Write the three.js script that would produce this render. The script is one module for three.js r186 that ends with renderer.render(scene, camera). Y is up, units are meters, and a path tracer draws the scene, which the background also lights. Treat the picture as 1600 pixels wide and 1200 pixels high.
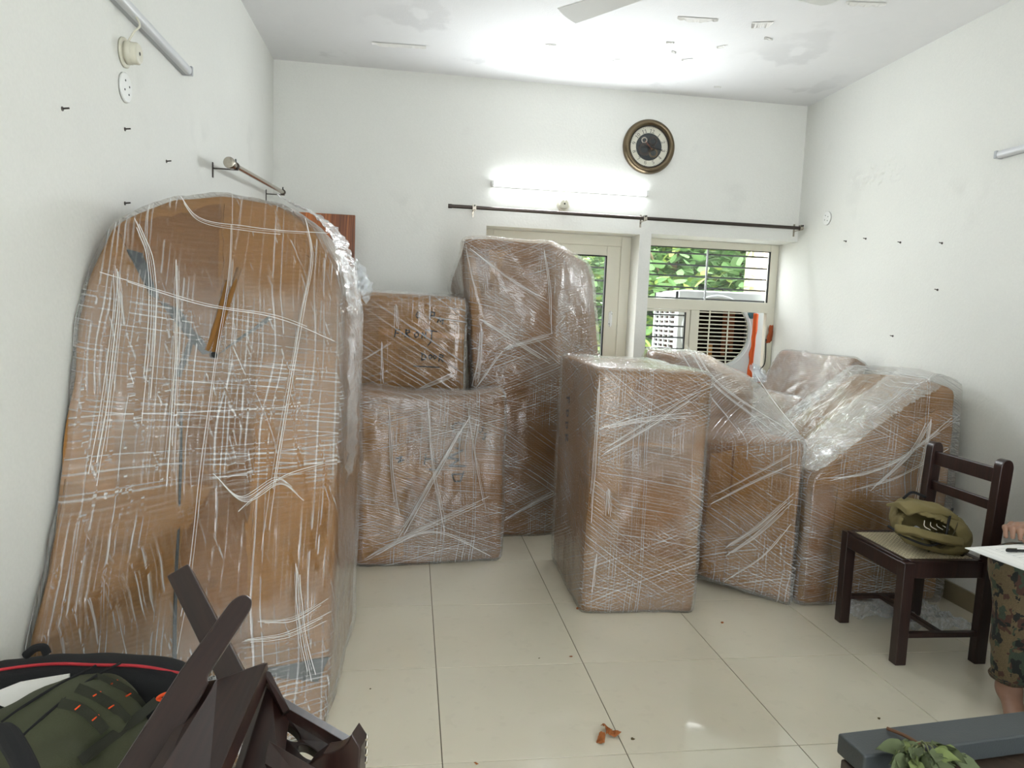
import * as THREE from 'three';
import { ImprovedNoise } from 'three/addons/math/ImprovedNoise.js';
import { RoundedBoxGeometry } from 'three/addons/geometries/RoundedBoxGeometry.js';
import { mergeGeometries } from 'three/addons/utils/BufferGeometryUtils.js';
import { RectAreaLightUniformsLib } from 'three/addons/lights/RectAreaLightUniformsLib.js';

// ---------- camera, sky, exposure ----------
const scene = new THREE.Scene();
const camera = new THREE.PerspectiveCamera(2 * Math.atan(600 / 1094.44) * 180 / Math.PI, 4 / 3, 0.05, 100);
camera.position.set(0, 1.4075, 0);
camera.rotation.set(-0.0976, -0.1438, 0.0396, 'YXZ');
scene.background = new THREE.Color(0.93, 0.97, 1.0);      // an even bright overcast sky
scene.backgroundIntensity = 11;
const renderer = new THREE.WebGLRenderer({ antialias: true });
renderer.toneMapping = THREE.LinearToneMapping;
renderer.toneMappingExposure = 1.04;
renderer.shadowMap.enabled = true;
RectAreaLightUniformsLib.init();
const TUBE_NITS = 255, REAR_FILL_NITS = 74;                    // the batten on the window wall; the added fill battens on the wall behind the camera

// ---------- helpers ----------
const V = (x, y, z) => new THREE.Vector3(x, y, z);
const A = (p) => V(p[0], p[1], p[2]);
let seed = 20240611;
function rnd(a = 0, b = 1) {
  seed = (seed + 0x6d2b79f5) | 0;
  let t = Math.imul(seed ^ (seed >>> 15), 1 | seed);
  t = (t + Math.imul(t ^ (t >>> 7), 61 | t)) ^ t;
  return a + (b - a) * (((t ^ (t >>> 14)) >>> 0) / 4294967296);
}
const perlin = new ImprovedNoise();
const noise = (x, y, z) => perlin.noise(x + 57.3, y + 31.7, z + 11.9);
const smooth = (a, b, x) => { const t = Math.min(1, Math.max(0, (x - a) / (b - a))); return t * t * (3 - 2 * t); };

const used = {};
function numbered(name) { used[name] = (used[name] ?? -1) + 1; return used[name] ? `${name}_${String(used[name]).padStart(3, '0')}` : name; }
function tag(o, label, category, group, kind) {
  if (label) o.userData.label = label;
  if (category) o.userData.category = category;
  if (group) o.userData.group = group;
  if (kind) o.userData.kind = kind;
  return o;
}
function thing(name, label, category, at = [0, 0, 0], group) {
  const o = new THREE.Group();
  o.name = numbered(name); o.position.set(...at);
  scene.add(o);
  return tag(o, label, category, group);
}
function mesh(name, geometry, material, parent) {
  const o = new THREE.Mesh(geometry, material);
  if (parent) { o.name = name; parent.add(o); } else { o.name = numbered(name); scene.add(o); }
  return o;
}
// a part whose geometry is given in world coordinates, under a thing that only has a position
function part(name, geometry, material, parent) {
  const o = mesh(name, geometry, material, parent);
  let p = parent, x = V(0, 0, 0);
  while (p && p !== scene) { x.add(p.position); p = p.parent; }
  geometry.translate(-x.x, -x.y, -x.z);
  return o;
}
function struct(name, geometry, material) {
  const o = new THREE.Mesh(geometry, material); o.name = name; o.userData.kind = 'structure'; scene.add(o);
  return o;
}
// texture coordinates in metres, from whichever of the three axes a face looks along
function boxUV(g) {
  if (g.index) g = g.toNonIndexed();
  const p = g.attributes.position, n = p.count, uv = new Float32Array(n * 2), a = V(), b = V(), c = V(), m = V();
  for (let i = 0; i < n; i += 3) {
    a.fromBufferAttribute(p, i); b.fromBufferAttribute(p, i + 1); c.fromBufferAttribute(p, i + 2);
    m.crossVectors(b.clone().sub(a), c.clone().sub(a));
    const x = Math.abs(m.x), y = Math.abs(m.y), z = Math.abs(m.z);
    [a, b, c].forEach((q, k) => {
      uv[(i + k) * 2] = z >= x && z >= y ? q.x : x >= y ? q.z : q.x;
      uv[(i + k) * 2 + 1] = z >= x && z >= y ? q.y : x >= y ? q.y : q.z;
    });
  }
  g.setAttribute('uv', new THREE.BufferAttribute(uv, 2));
  return g;
}
function box(x0, x1, y0, y1, z0, z1, bevel = 0) {
  const w = x1 - x0, h = y1 - y0, d = z1 - z0;
  const g = bevel ? new RoundedBoxGeometry(w, h, d, 2, bevel) : new THREE.BoxGeometry(w, h, d);
  g.translate((x0 + x1) / 2, (y0 + y1) / 2, (z0 + z1) / 2);
  return boxUV(g);
}
// a board from p to q: w across, in the direction nearest to "side", t thick
function bar(p, q, w, t, side, bevel = 0.003) {
  const a = A(p), b = A(q), y = b.clone().sub(a), len = y.length();
  y.normalize();
  const x = A(side).addScaledVector(y, -A(side).dot(y)).normalize(), z = x.clone().cross(y);
  const g = boxUV(new RoundedBoxGeometry(w, len, t, 2, Math.min(bevel, t * 0.45)));
  g.applyMatrix4(new THREE.Matrix4().makeBasis(x, y, z).setPosition(a.add(b).multiplyScalar(0.5)));
  return g;
}
function tube(points, r, sides = 8, closed = false, segs) {
  const c = new THREE.CatmullRomCurve3(points.map(A), closed, 'centripetal');
  return new THREE.TubeGeometry(c, segs ?? Math.max(6, points.length * 6), r, sides, closed);
}
function rod(p, q, r, sides = 14) {
  const a = A(p), b = A(q), y = b.clone().sub(a), len = y.length();
  const g = new THREE.CylinderGeometry(r, r, len, sides);
  g.applyQuaternion(new THREE.Quaternion().setFromUnitVectors(V(0, 1, 0), y.normalize()));
  const m = a.add(b).multiplyScalar(0.5);
  return g.translate(m.x, m.y, m.z);
}
const merge = (list) => mergeGeometries(list.map((g) => { const h = g.index ? g.toNonIndexed() : g; for (const k of Object.keys(h.attributes)) if (!['position', 'normal', 'uv'].includes(k)) h.deleteAttribute(k); return h; }));

// A closed solid through rings of equally many corners, rounded a little and dented by noise. grow pushes the whole skin outwards.
function loft(rings, { ds = 0.03, round = 3, dent = (p) => 0, grow = 0, wrinkle } = {}) {
  const n = rings[0].length, per = [];
  for (let e = 0; e < n; e++) {
    let most = 0;
    for (const r of rings) most = Math.max(most, A(r[e]).distanceTo(A(r[(e + 1) % n])));
    per.push(Math.max(2, Math.ceil(most / ds)));
  }
  const along = (r) => { const out = []; for (let e = 0; e < n; e++) for (let k = 0; k < per[e]; k++) out.push(A(r[e]).lerp(A(r[(e + 1) % n]), k / per[e])); return out; };
  const dense = rings.map(along), N = dense[0].length, rows = [];
  const centre = (r) => r.reduce((s, p) => s.add(p), V()).multiplyScalar(1 / r.length);
  const capRows = (r) => { const c = centre(r), k = Math.ceil(Math.max(...r.map((p) => p.distanceTo(c))) / ds); const out = []; for (let j = 0; j < k; j++) out.push(r.map((p) => c.clone().lerp(p, (j + 0.02) / k))); return out; };
  rows.push(...capRows(dense[0]));
  for (let j = 0; j < dense.length - 1; j++) {
    let far = 0;
    for (let i = 0; i < N; i++) far = Math.max(far, dense[j][i].distanceTo(dense[j + 1][i]));
    const k = Math.max(2, Math.ceil(far / ds));
    for (let s = 0; s < k; s++) rows.push(dense[j].map((p, i) => p.clone().lerp(dense[j + 1][i], s / k)));
  }
  rows.push(dense.at(-1)); rows.push(...capRows(dense.at(-1)).reverse());
  const M = rows.length;
  for (let it = 0; it < round; it++) {
    const old = rows.map((r) => r.map((p) => p.clone()));
    for (let j = 1; j < M - 1; j++) for (let i = 0; i < N; i++) {
      rows[j][i].multiplyScalar(0.2).addScaledVector(old[j - 1][i], 0.2).addScaledVector(old[j + 1][i], 0.2).addScaledVector(old[j][(i + 1) % N], 0.2).addScaledVector(old[j][(i + N - 1) % N], 0.2);
    }
  }
  const pos = new Float32Array(M * N * 3), index = [];
  rows.forEach((r, j) => r.forEach((p, i) => p.toArray(pos, (j * N + i) * 3)));
  for (let j = 0; j < M - 1; j++) for (let i = 0; i < N; i++) {
    const a = j * N + i, b = j * N + (i + 1) % N, c = a + N, d = b + N;
    index.push(a, b, c, b, d, c);
  }
  const g = new THREE.BufferGeometry();
  g.setAttribute('position', new THREE.BufferAttribute(pos, 3));
  let vol = 0;
  for (let k = 0; k < index.length; k += 3) {
    const [a, b, c] = [0, 1, 2].map((q) => V().fromArray(pos, index[k + q] * 3));
    vol += a.dot(b.cross(c));
  }
  if (vol < 0) for (let k = 0; k < index.length; k += 3) [index[k + 1], index[k + 2]] = [index[k + 2], index[k + 1]];
  g.setIndex(index); g.computeVertexNormals();
  const nor = g.attributes.normal, p = V(), q = V();
  for (let k = 0; k < M * N; k++) {
    p.fromArray(pos, k * 3); q.fromBufferAttribute(nor, k);
    const h = dent(p, q) + grow + (wrinkle ? wrinkle(p, q) : 0);
    p.addScaledVector(q, h);
    p.x = Math.min(Math.max(p.x, -0.950), 2.846);
    p.y = Math.max(p.y, 0.001 + (grow ? 0 : 0.002));
    p.toArray(pos, k * 3);
  }
  g.computeVertexNormals();
  return boxUV(g);
}
// A sheet over the four corners (a, b, c, d in turn), lifted along n and dented like what it lies on.
function sheet(cs, n, lift, dent, { nu = 14, nv = 14, thick = 0.004, edge = 0, wave = 0, one = false } = {}) {
  const [a, b, c, d] = cs.map(A), nn = A(n).normalize(), top = [], pos = [], uv = [], index = [];
  for (let j = 0; j <= nv; j++) for (let i = 0; i <= nu; i++) {
    const u = i / nu, v = j / nv, p = a.clone().lerp(b, u).lerp(d.clone().lerp(c, u), v);
    const rim = Math.min(u, 1 - u, v, 1 - v) === 0 ? 1 : 0;
    if (edge && rim) p.add(V(noise(p.x * 40, p.y * 40, 1), noise(p.x * 40, p.y * 40, 7), 0).multiplyScalar(edge));
    top.push(p.clone().addScaledVector(nn, lift + dent(p, nn) + wave * noise(p.x * 14, p.y * 14, p.z * 14 + 3)));
    uv.push(one ? u : p.x, one ? 1 - v : p.y);
  }
  const N = top.length, W = nu + 1;
  const quad = (p, q, r, s) => index.push(p, q, r, p, r, s);
  for (const p of top) pos.push(p.x, p.y, p.z);
  if (!one) for (const p of top) { pos.push(p.x - nn.x * thick, p.y - nn.y * thick, p.z - nn.z * thick); }
  if (!one) uv.push(...uv);
  const facing = V().crossVectors(b.clone().sub(a), d.clone().sub(a)).dot(nn) > 0;
  for (let j = 0; j < nv; j++) for (let i = 0; i < nu; i++) {
    const k = j * W + i;
    if (facing) quad(k, k + 1, k + 1 + W, k + W); else quad(k, k + W, k + 1 + W, k + 1);
    if (!one) { if (facing) quad(N + k, N + k + W, N + k + 1 + W, N + k + 1); else quad(N + k, N + k + 1, N + k + 1 + W, N + k + W); }
  }
  if (!one) {
    const rimOf = [];
    for (let i = 0; i < nu; i++) rimOf.push(i); for (let j = 0; j < nv; j++) rimOf.push(j * W + nu);
    for (let i = nu; i > 0; i--) rimOf.push(nv * W + i); for (let j = nv; j > 0; j--) rimOf.push(j * W);
    rimOf.forEach((k, i) => { const m = rimOf[(i + 1) % rimOf.length]; if (facing) quad(k, N + k, N + m, m); else quad(k, m, N + m, N + k); });
  }
  let g = new THREE.BufferGeometry();
  g.setAttribute('position', new THREE.Float32BufferAttribute(pos, 3)); g.setAttribute('uv', new THREE.Float32BufferAttribute(uv, 2)); g.setIndex(index);
  g = g.toNonIndexed();
  if (one) { const h = g; h.computeVertexNormals(); return h; }
  g.computeVertexNormals();
  return g;
}
// naive surface nets: the skin where f changes sign (f < 0 inside)
function skin(f, lo, hi, cell) {
  const D = [0, 1, 2].map((k) => Math.ceil((hi[k] - lo[k]) / cell) + 1), [nx, ny, nz] = D, at = (i, j, k) => i + nx * (j + ny * k);
  const val = new Float32Array(nx * ny * nz);
  for (let k = 0; k < nz; k++) for (let j = 0; j < ny; j++) for (let i = 0; i < nx; i++) val[at(i, j, k)] = f(lo[0] + i * cell, lo[1] + j * cell, lo[2] + k * cell);
  const id = new Int32Array(nx * ny * nz).fill(-1), pos = [], index = [];
  const E = [[0, 1], [2, 3], [4, 5], [6, 7], [0, 2], [1, 3], [4, 6], [5, 7], [0, 4], [1, 5], [2, 6], [3, 7]];
  for (let k = 0; k < nz - 1; k++) for (let j = 0; j < ny - 1; j++) for (let i = 0; i < nx - 1; i++) {
    const c = []; let neg = 0;
    for (let q = 0; q < 8; q++) { c[q] = val[at(i + (q & 1), j + ((q >> 1) & 1), k + (q >> 2))]; if (c[q] < 0) neg++; }
    if (!neg || neg === 8) continue;
    let x = 0, y = 0, z = 0, m = 0;
    for (const [a, b] of E) if ((c[a] < 0) !== (c[b] < 0)) {
      const t = c[a] / (c[a] - c[b]);
      x += (a & 1) + t * ((b & 1) - (a & 1)); y += ((a >> 1) & 1) + t * (((b >> 1) & 1) - ((a >> 1) & 1)); z += (a >> 2) + t * ((b >> 2) - (a >> 2)); m++;
    }
    id[at(i, j, k)] = pos.length / 3;
    pos.push(lo[0] + (i + x / m) * cell, lo[1] + (j + y / m) * cell, lo[2] + (k + z / m) * cell);
  }
  const quad = (a, b, c, d, flip) => { if (Math.min(a, b, c, d) < 0) return; if (flip) index.push(a, c, b, a, d, c); else index.push(a, b, c, a, c, d); };
  for (let k = 1; k < nz - 1; k++) for (let j = 1; j < ny - 1; j++) for (let i = 1; i < nx - 1; i++) {
    const s = val[at(i, j, k)] < 0;
    if (s !== val[at(i + 1, j, k)] < 0) quad(id[at(i, j - 1, k - 1)], id[at(i, j, k - 1)], id[at(i, j, k)], id[at(i, j - 1, k)], !s);
    if (s !== val[at(i, j + 1, k)] < 0) quad(id[at(i - 1, j, k - 1)], id[at(i - 1, j, k)], id[at(i, j, k)], id[at(i, j, k - 1)], !s);
    if (s !== val[at(i, j, k + 1)] < 0) quad(id[at(i - 1, j - 1, k)], id[at(i, j - 1, k)], id[at(i, j, k)], id[at(i - 1, j, k)], !s);
  }
  const g = new THREE.BufferGeometry();
  g.setAttribute('position', new THREE.Float32BufferAttribute(pos, 3)); g.setIndex(index); g.computeVertexNormals();
  return boxUV(g);
}
const sMin = (a, b, k) => { const h = Math.max(k - Math.abs(a - b), 0) / k; return Math.min(a, b) - h * h * k * 0.25; };
function capsule(p, q, ra, rb) {
  const d = [q[0] - p[0], q[1] - p[1], q[2] - p[2]], L = d[0] * d[0] + d[1] * d[1] + d[2] * d[2];
  return (x, y, z) => {
    const a = x - p[0], b = y - p[1], c = z - p[2], t = Math.min(1, Math.max(0, (a * d[0] + b * d[1] + c * d[2]) / L));
    return Math.hypot(a - t * d[0], b - t * d[1], c - t * d[2]) - (ra + (rb - ra) * t);
  };
}
function roundBox(centre, half, r, turn = new THREE.Matrix4()) {
  const inv = turn.clone().invert(), p = V();
  return (x, y, z) => {
    p.set(x - centre[0], y - centre[1], z - centre[2]).applyMatrix4(inv);
    const a = Math.abs(p.x) - half[0] + r, b = Math.abs(p.y) - half[1] + r, c = Math.abs(p.z) - half[2] + r;
    return Math.hypot(Math.max(a, 0), Math.max(b, 0), Math.max(c, 0)) + Math.min(Math.max(a, b, c), 0) - r;
  };
}
// the point where the ray from o through p meets the skin of f
function land(f, o, p) {
  const a = A(o), d = A(p).sub(a).normalize();
  let t = 0, best = 9, at = 0;
  for (let k = 0; k < 400 && t < 4; k++) { const q = a.clone().addScaledVector(d, t), h = f(q.x, q.y, q.z); if (h < best) { best = h; at = t; } if (h < 0.0005) break; t += Math.max(h * 0.6, 0.0005); }
  return a.addScaledVector(d, at);
}

// ---------- textures ----------
function dataTexture(n, fill, srgb) {
  const d = new Uint8Array(n * n * 4), o = [0, 0, 0];
  for (let y = 0; y < n; y++) for (let x = 0; x < n; x++) {
    fill(x / n, y / n, o);
    const i = (y * n + x) * 4;
    for (let c = 0; c < 3; c++) d[i + c] = Math.max(0, Math.min(255, o[c] * 255));
    d[i + 3] = 255;
  }
  const t = new THREE.DataTexture(d, n, n);
  t.wrapS = t.wrapT = THREE.RepeatWrapping; t.magFilter = THREE.LinearFilter; t.minFilter = THREE.LinearMipmapLinearFilter;
  if (srgb) t.colorSpace = THREE.SRGBColorSpace;
  t.needsUpdate = true;
  return t;
}
const scaled = (t, sx, sy = sx) => { const c = t.clone(); c.repeat.set(sx, sy); c.needsUpdate = true; return c; };
// value noise that repeats after k cells
const hash = (i, j, s) => { let h = Math.imul(i, 374761393) ^ Math.imul(j, 668265263) ^ Math.imul(s, 974711); h = Math.imul(h ^ (h >>> 13), 1274126177); return ((h ^ (h >>> 16)) >>> 0) / 4294967296; };
function tnoise(u, v, kx, ky, s) {
  const x = u * kx, y = v * ky, i = Math.floor(x), j = Math.floor(y), f = x - i, g = y - j, a = f * f * (3 - 2 * f), b = g * g * (3 - 2 * g);
  const w = (n, k) => ((n % k) + k) % k;
  const h = (p, q) => hash(w(p, kx), w(q, ky), s);
  return (h(i, j) * (1 - a) + h(i + 1, j) * a) * (1 - b) + (h(i, j + 1) * (1 - a) + h(i + 1, j + 1) * a) * b;
}
const fbm = (u, v, k, s, oct = 4) => { let t = 0, a = 0.5; for (let o = 0; o < oct; o++) { t += a * tnoise(u, v, k << o, k << o, s + o); a *= 0.5; } return t / (1 - Math.pow(0.5, oct)); };
// parallel pleats: whole numbers a, b keep them periodic; about K pleats across
function pleats(u, v, a, b, K, s, sharp, warp) {
  const ph = (a * u + b * v) * K / Math.hypot(a, b) ** 0 + warp * (tnoise(u, v, 4, 4, s + 50) - 0.5);
  const per = K, i = Math.floor(ph), f = ph - i, id = ((i % per) + per) % per;
  const off = 0.25 + 0.5 * hash(id, 1, s), amp = hash(id, 2, s), w = sharp * (0.5 + hash(id, 3, s));
  const d = Math.abs(f - off);
  return d > w ? 0 : (1 - d / w) * (0.25 + 0.75 * amp * amp);
}
function filmTextures(s, layers) {
  // one drawing of the pleats gives how milky the film is and how it is folded
  const N = 1024, cloud = new Float32Array(N * N), fold = new Float32Array(N * N);
  for (let y = 0; y < N; y++) for (let x = 0; x < N; x++) {
    const u = x / N, v = y / N;
    let m = 0.02 + 0.12 * smooth(0.35, 0.75, fbm(u, v, 3, s + 9, 4)), h = 0.5 + 0.16 * (fbm(u, v, 6, s + 21, 4) - 0.5);
    layers.forEach(([a, b, K, sharp, strength, warp, ax, ay], k) => {
      const mask = smooth(0.27, 0.56, tnoise(u, v, ax, ay, s + 77 + k) * 0.75 + 0.25 * tnoise(u, v, ax * 4, ay * 4, s + 87 + k));
      const q = pleats(u, v, a, b, K, s + 13 * k, sharp, warp) * mask * (0.35 + 0.65 * tnoise(u, v, ax * 3 + 2, ay * 3 + 2, s + 99 + k));
      m += strength * q; h += 0.3 * q * strength / 0.5;
    });
    cloud[y * N + x] = m; fold[y * N + x] = h;
  }
  const at = (A_) => (u, v, o) => { const q = A_[Math.floor(v * N) * N + Math.floor(u * N)]; o[0] = o[1] = o[2] = q; };
  const clear = dataTexture(N, (u, v, o) => { const q = 1 - Math.min(0.85, cloud[Math.floor(v * N) * N + Math.floor(u * N)]); o[0] = o[1] = o[2] = q; });
  return [clear, dataTexture(N, at(fold))];
}
//            a  b   K  sharp strength warp  patches: a bundle of pleats has K * hypot(a, b) pleats per width
const FILM_UPRIGHT = filmTextures(3, [[1, 0, 26, 0.10, 0.95, 0.9, 5, 2], [1, 0, 60, 0.18, 0.7, 1.4, 4, 3], [0, 1, 46, 0.22, 0.8, 1.3, 2, 3], [1, 7, 9, 0.18, 0.75, 0.9, 2, 3]]);
const FILM_SLANT = filmTextures(8, [[2, 3, 15, 0.17, 0.72, 0.9, 3, 3], [-2, 5, 9, 0.17, 0.66, 0.8, 3, 4], [1, 0, 58, 0.18, 0.5, 1.2, 4, 3], [1, 6, 9, 0.16, 0.6, 0.8, 2, 3]]);
function film(tex, rx, ry, ior = 1.5, rough = 0.14, bump = 0.007) {
  return new THREE.MeshPhysicalMaterial({ color: new THREE.Color(0.93, 0.93, 0.92), transmission: 1, thickness: 0, ior, roughness: rough, transmissionMap: scaled(tex[0], rx, ry), bumpMap: scaled(tex[1], rx, ry), bumpScale: bump, side: THREE.DoubleSide });
}
const cardTex = dataTexture(1024, (u, v, o) => {
  const flute = 0.5 + 0.5 * Math.sin(v * Math.PI * 2 * 150), fibre = tnoise(u, v, 60, 700, 5), blot = fbm(u, v, 3, 41, 5), mark = smooth(0.62, 0.72, fbm(u, v, 7, 61, 4));
  const k = 0.93 + 0.05 * flute * (0.4 + blot) + 0.07 * (fibre - 0.5) + 0.22 * (blot - 0.5) - 0.07 * mark;
  o[0] = 0.595 * k; o[1] = 0.435 * k; o[2] = 0.205 * k * (0.97 + 0.06 * blot);
}, true);
const cardBump = dataTexture(512, (u, v, o) => { o[0] = 0.5 + 0.14 * Math.sin(v * Math.PI * 2 * 150 / 2) + 0.5 * (fbm(u, v, 5, 71, 4) - 0.5); });
const wallTex = dataTexture(1024, (u, v, o) => {
  const b = fbm(u, v, 3, 5, 5), f = tnoise(u, v, 300, 300, 9), st = smooth(0.60, 0.8, fbm(u, v, 5, 15, 5));
  const k = 0.965 + 0.035 * b + 0.015 * (f - 0.5) - 0.03 * st;
  o[0] = 0.912 * k; o[1] = 0.914 * k; o[2] = 0.892 * k;
}, true);
const wallBump = dataTexture(1024, (u, v, o) => { o[0] = 0.5 + 0.6 * (fbm(u, v, 4, 25, 6) - 0.5) + 0.1 * (tnoise(u, v, 200, 200, 3) - 0.5); });
const ceilTex = dataTexture(1024, (u, v, o) => {
  const b = fbm(u, v, 4, 35, 5), scuff = smooth(0.6, 0.72, fbm(u, v, 9, 45, 5)) * smooth(0.45, 0.7, tnoise(u, v, 4, 4, 46));
  const k = 0.96 + 0.04 * b - 0.05 * scuff;
  o[0] = 0.925 * k; o[1] = 0.925 * k; o[2] = 0.925 * k;
}, true);
const tileTex = dataTexture(512, (u, v, o) => {
  const b = fbm(u, v, 4, 55, 5), s = smooth(0.72, 0.78, fbm(u, v, 24, 56, 3));
  const k = 0.975 + 0.03 * (b - 0.5) - 0.012 * s;
  o[0] = 0.91 * k; o[1] = 0.885 * k; o[2] = 0.805 * k;
}, true);
const tileRough = dataTexture(512, (u, v, o) => { o[0] = o[1] = o[2] = 0.10 + 0.16 * smooth(0.4, 0.8, fbm(u, v, 5, 65, 5)); });
const grain = (s, dark, light, streak) => dataTexture(512, (u, v, o) => {
  const g = fbm(u * 1, v, 2, s, 3), line = tnoise(u + 0.03 * Math.sin(v * 12.566), v, 70, 3, s + 3), fine = tnoise(u, v, 200, 8, s + 5);
  const k = Math.min(1, Math.max(0, 0.5 * line + 0.25 * fine + streak * (g - 0.5) + 0.12));
  for (let c = 0; c < 3; c++) o[c] = dark[c] + (light[c] - dark[c]) * k;
}, true);
const darkWoodTex = grain(101, [0.115, 0.062, 0.052], [0.225, 0.135, 0.11], 0.5);
const doorWoodTex = grain(131, [0.32, 0.16, 0.07], [0.84, 0.50, 0.26], 1.3);
const plankTex = grain(161, [0.17, 0.13, 0.10], [0.31, 0.25, 0.20], 0.7);
const clothBump = dataTexture(256, (u, v, o) => { o[0] = 0.5 + 0.25 * Math.sin(u * 402) + 0.25 * Math.sin(v * 402); });
const camoTex = dataTexture(512, (u, v, o) => {
  const a = fbm(u, v * 1.0, 6, 201, 4), b = fbm(u, v, 7, 211, 4), c = fbm(u, v, 9, 221, 4);
  let q = [0.36, 0.31, 0.22];
  if (a > 0.56) q = [0.2, 0.24, 0.19]; else if (b > 0.55) q = [0.26, 0.17, 0.13];
  if (c > 0.59) q = [0.09, 0.10, 0.09];
  const k = 0.9 + 0.2 * tnoise(u, v, 128, 128, 4);
  for (let i = 0; i < 3; i++) o[i] = q[i] * k;
}, true);
const caneAlpha = dataTexture(256, (u, v, o) => {
  const s = (t, w) => (Math.abs(((t % 1) + 1) % 1 - 0.5) < w ? 1 : 0), n = 8;
  const k = Math.max(s(u * n, 0.08), s(v * n, 0.08), s((u + v) * n + 0.5, 0.07), s((u - v) * n + 0.5, 0.07));
  o[0] = o[1] = o[2] = k;
});

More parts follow.
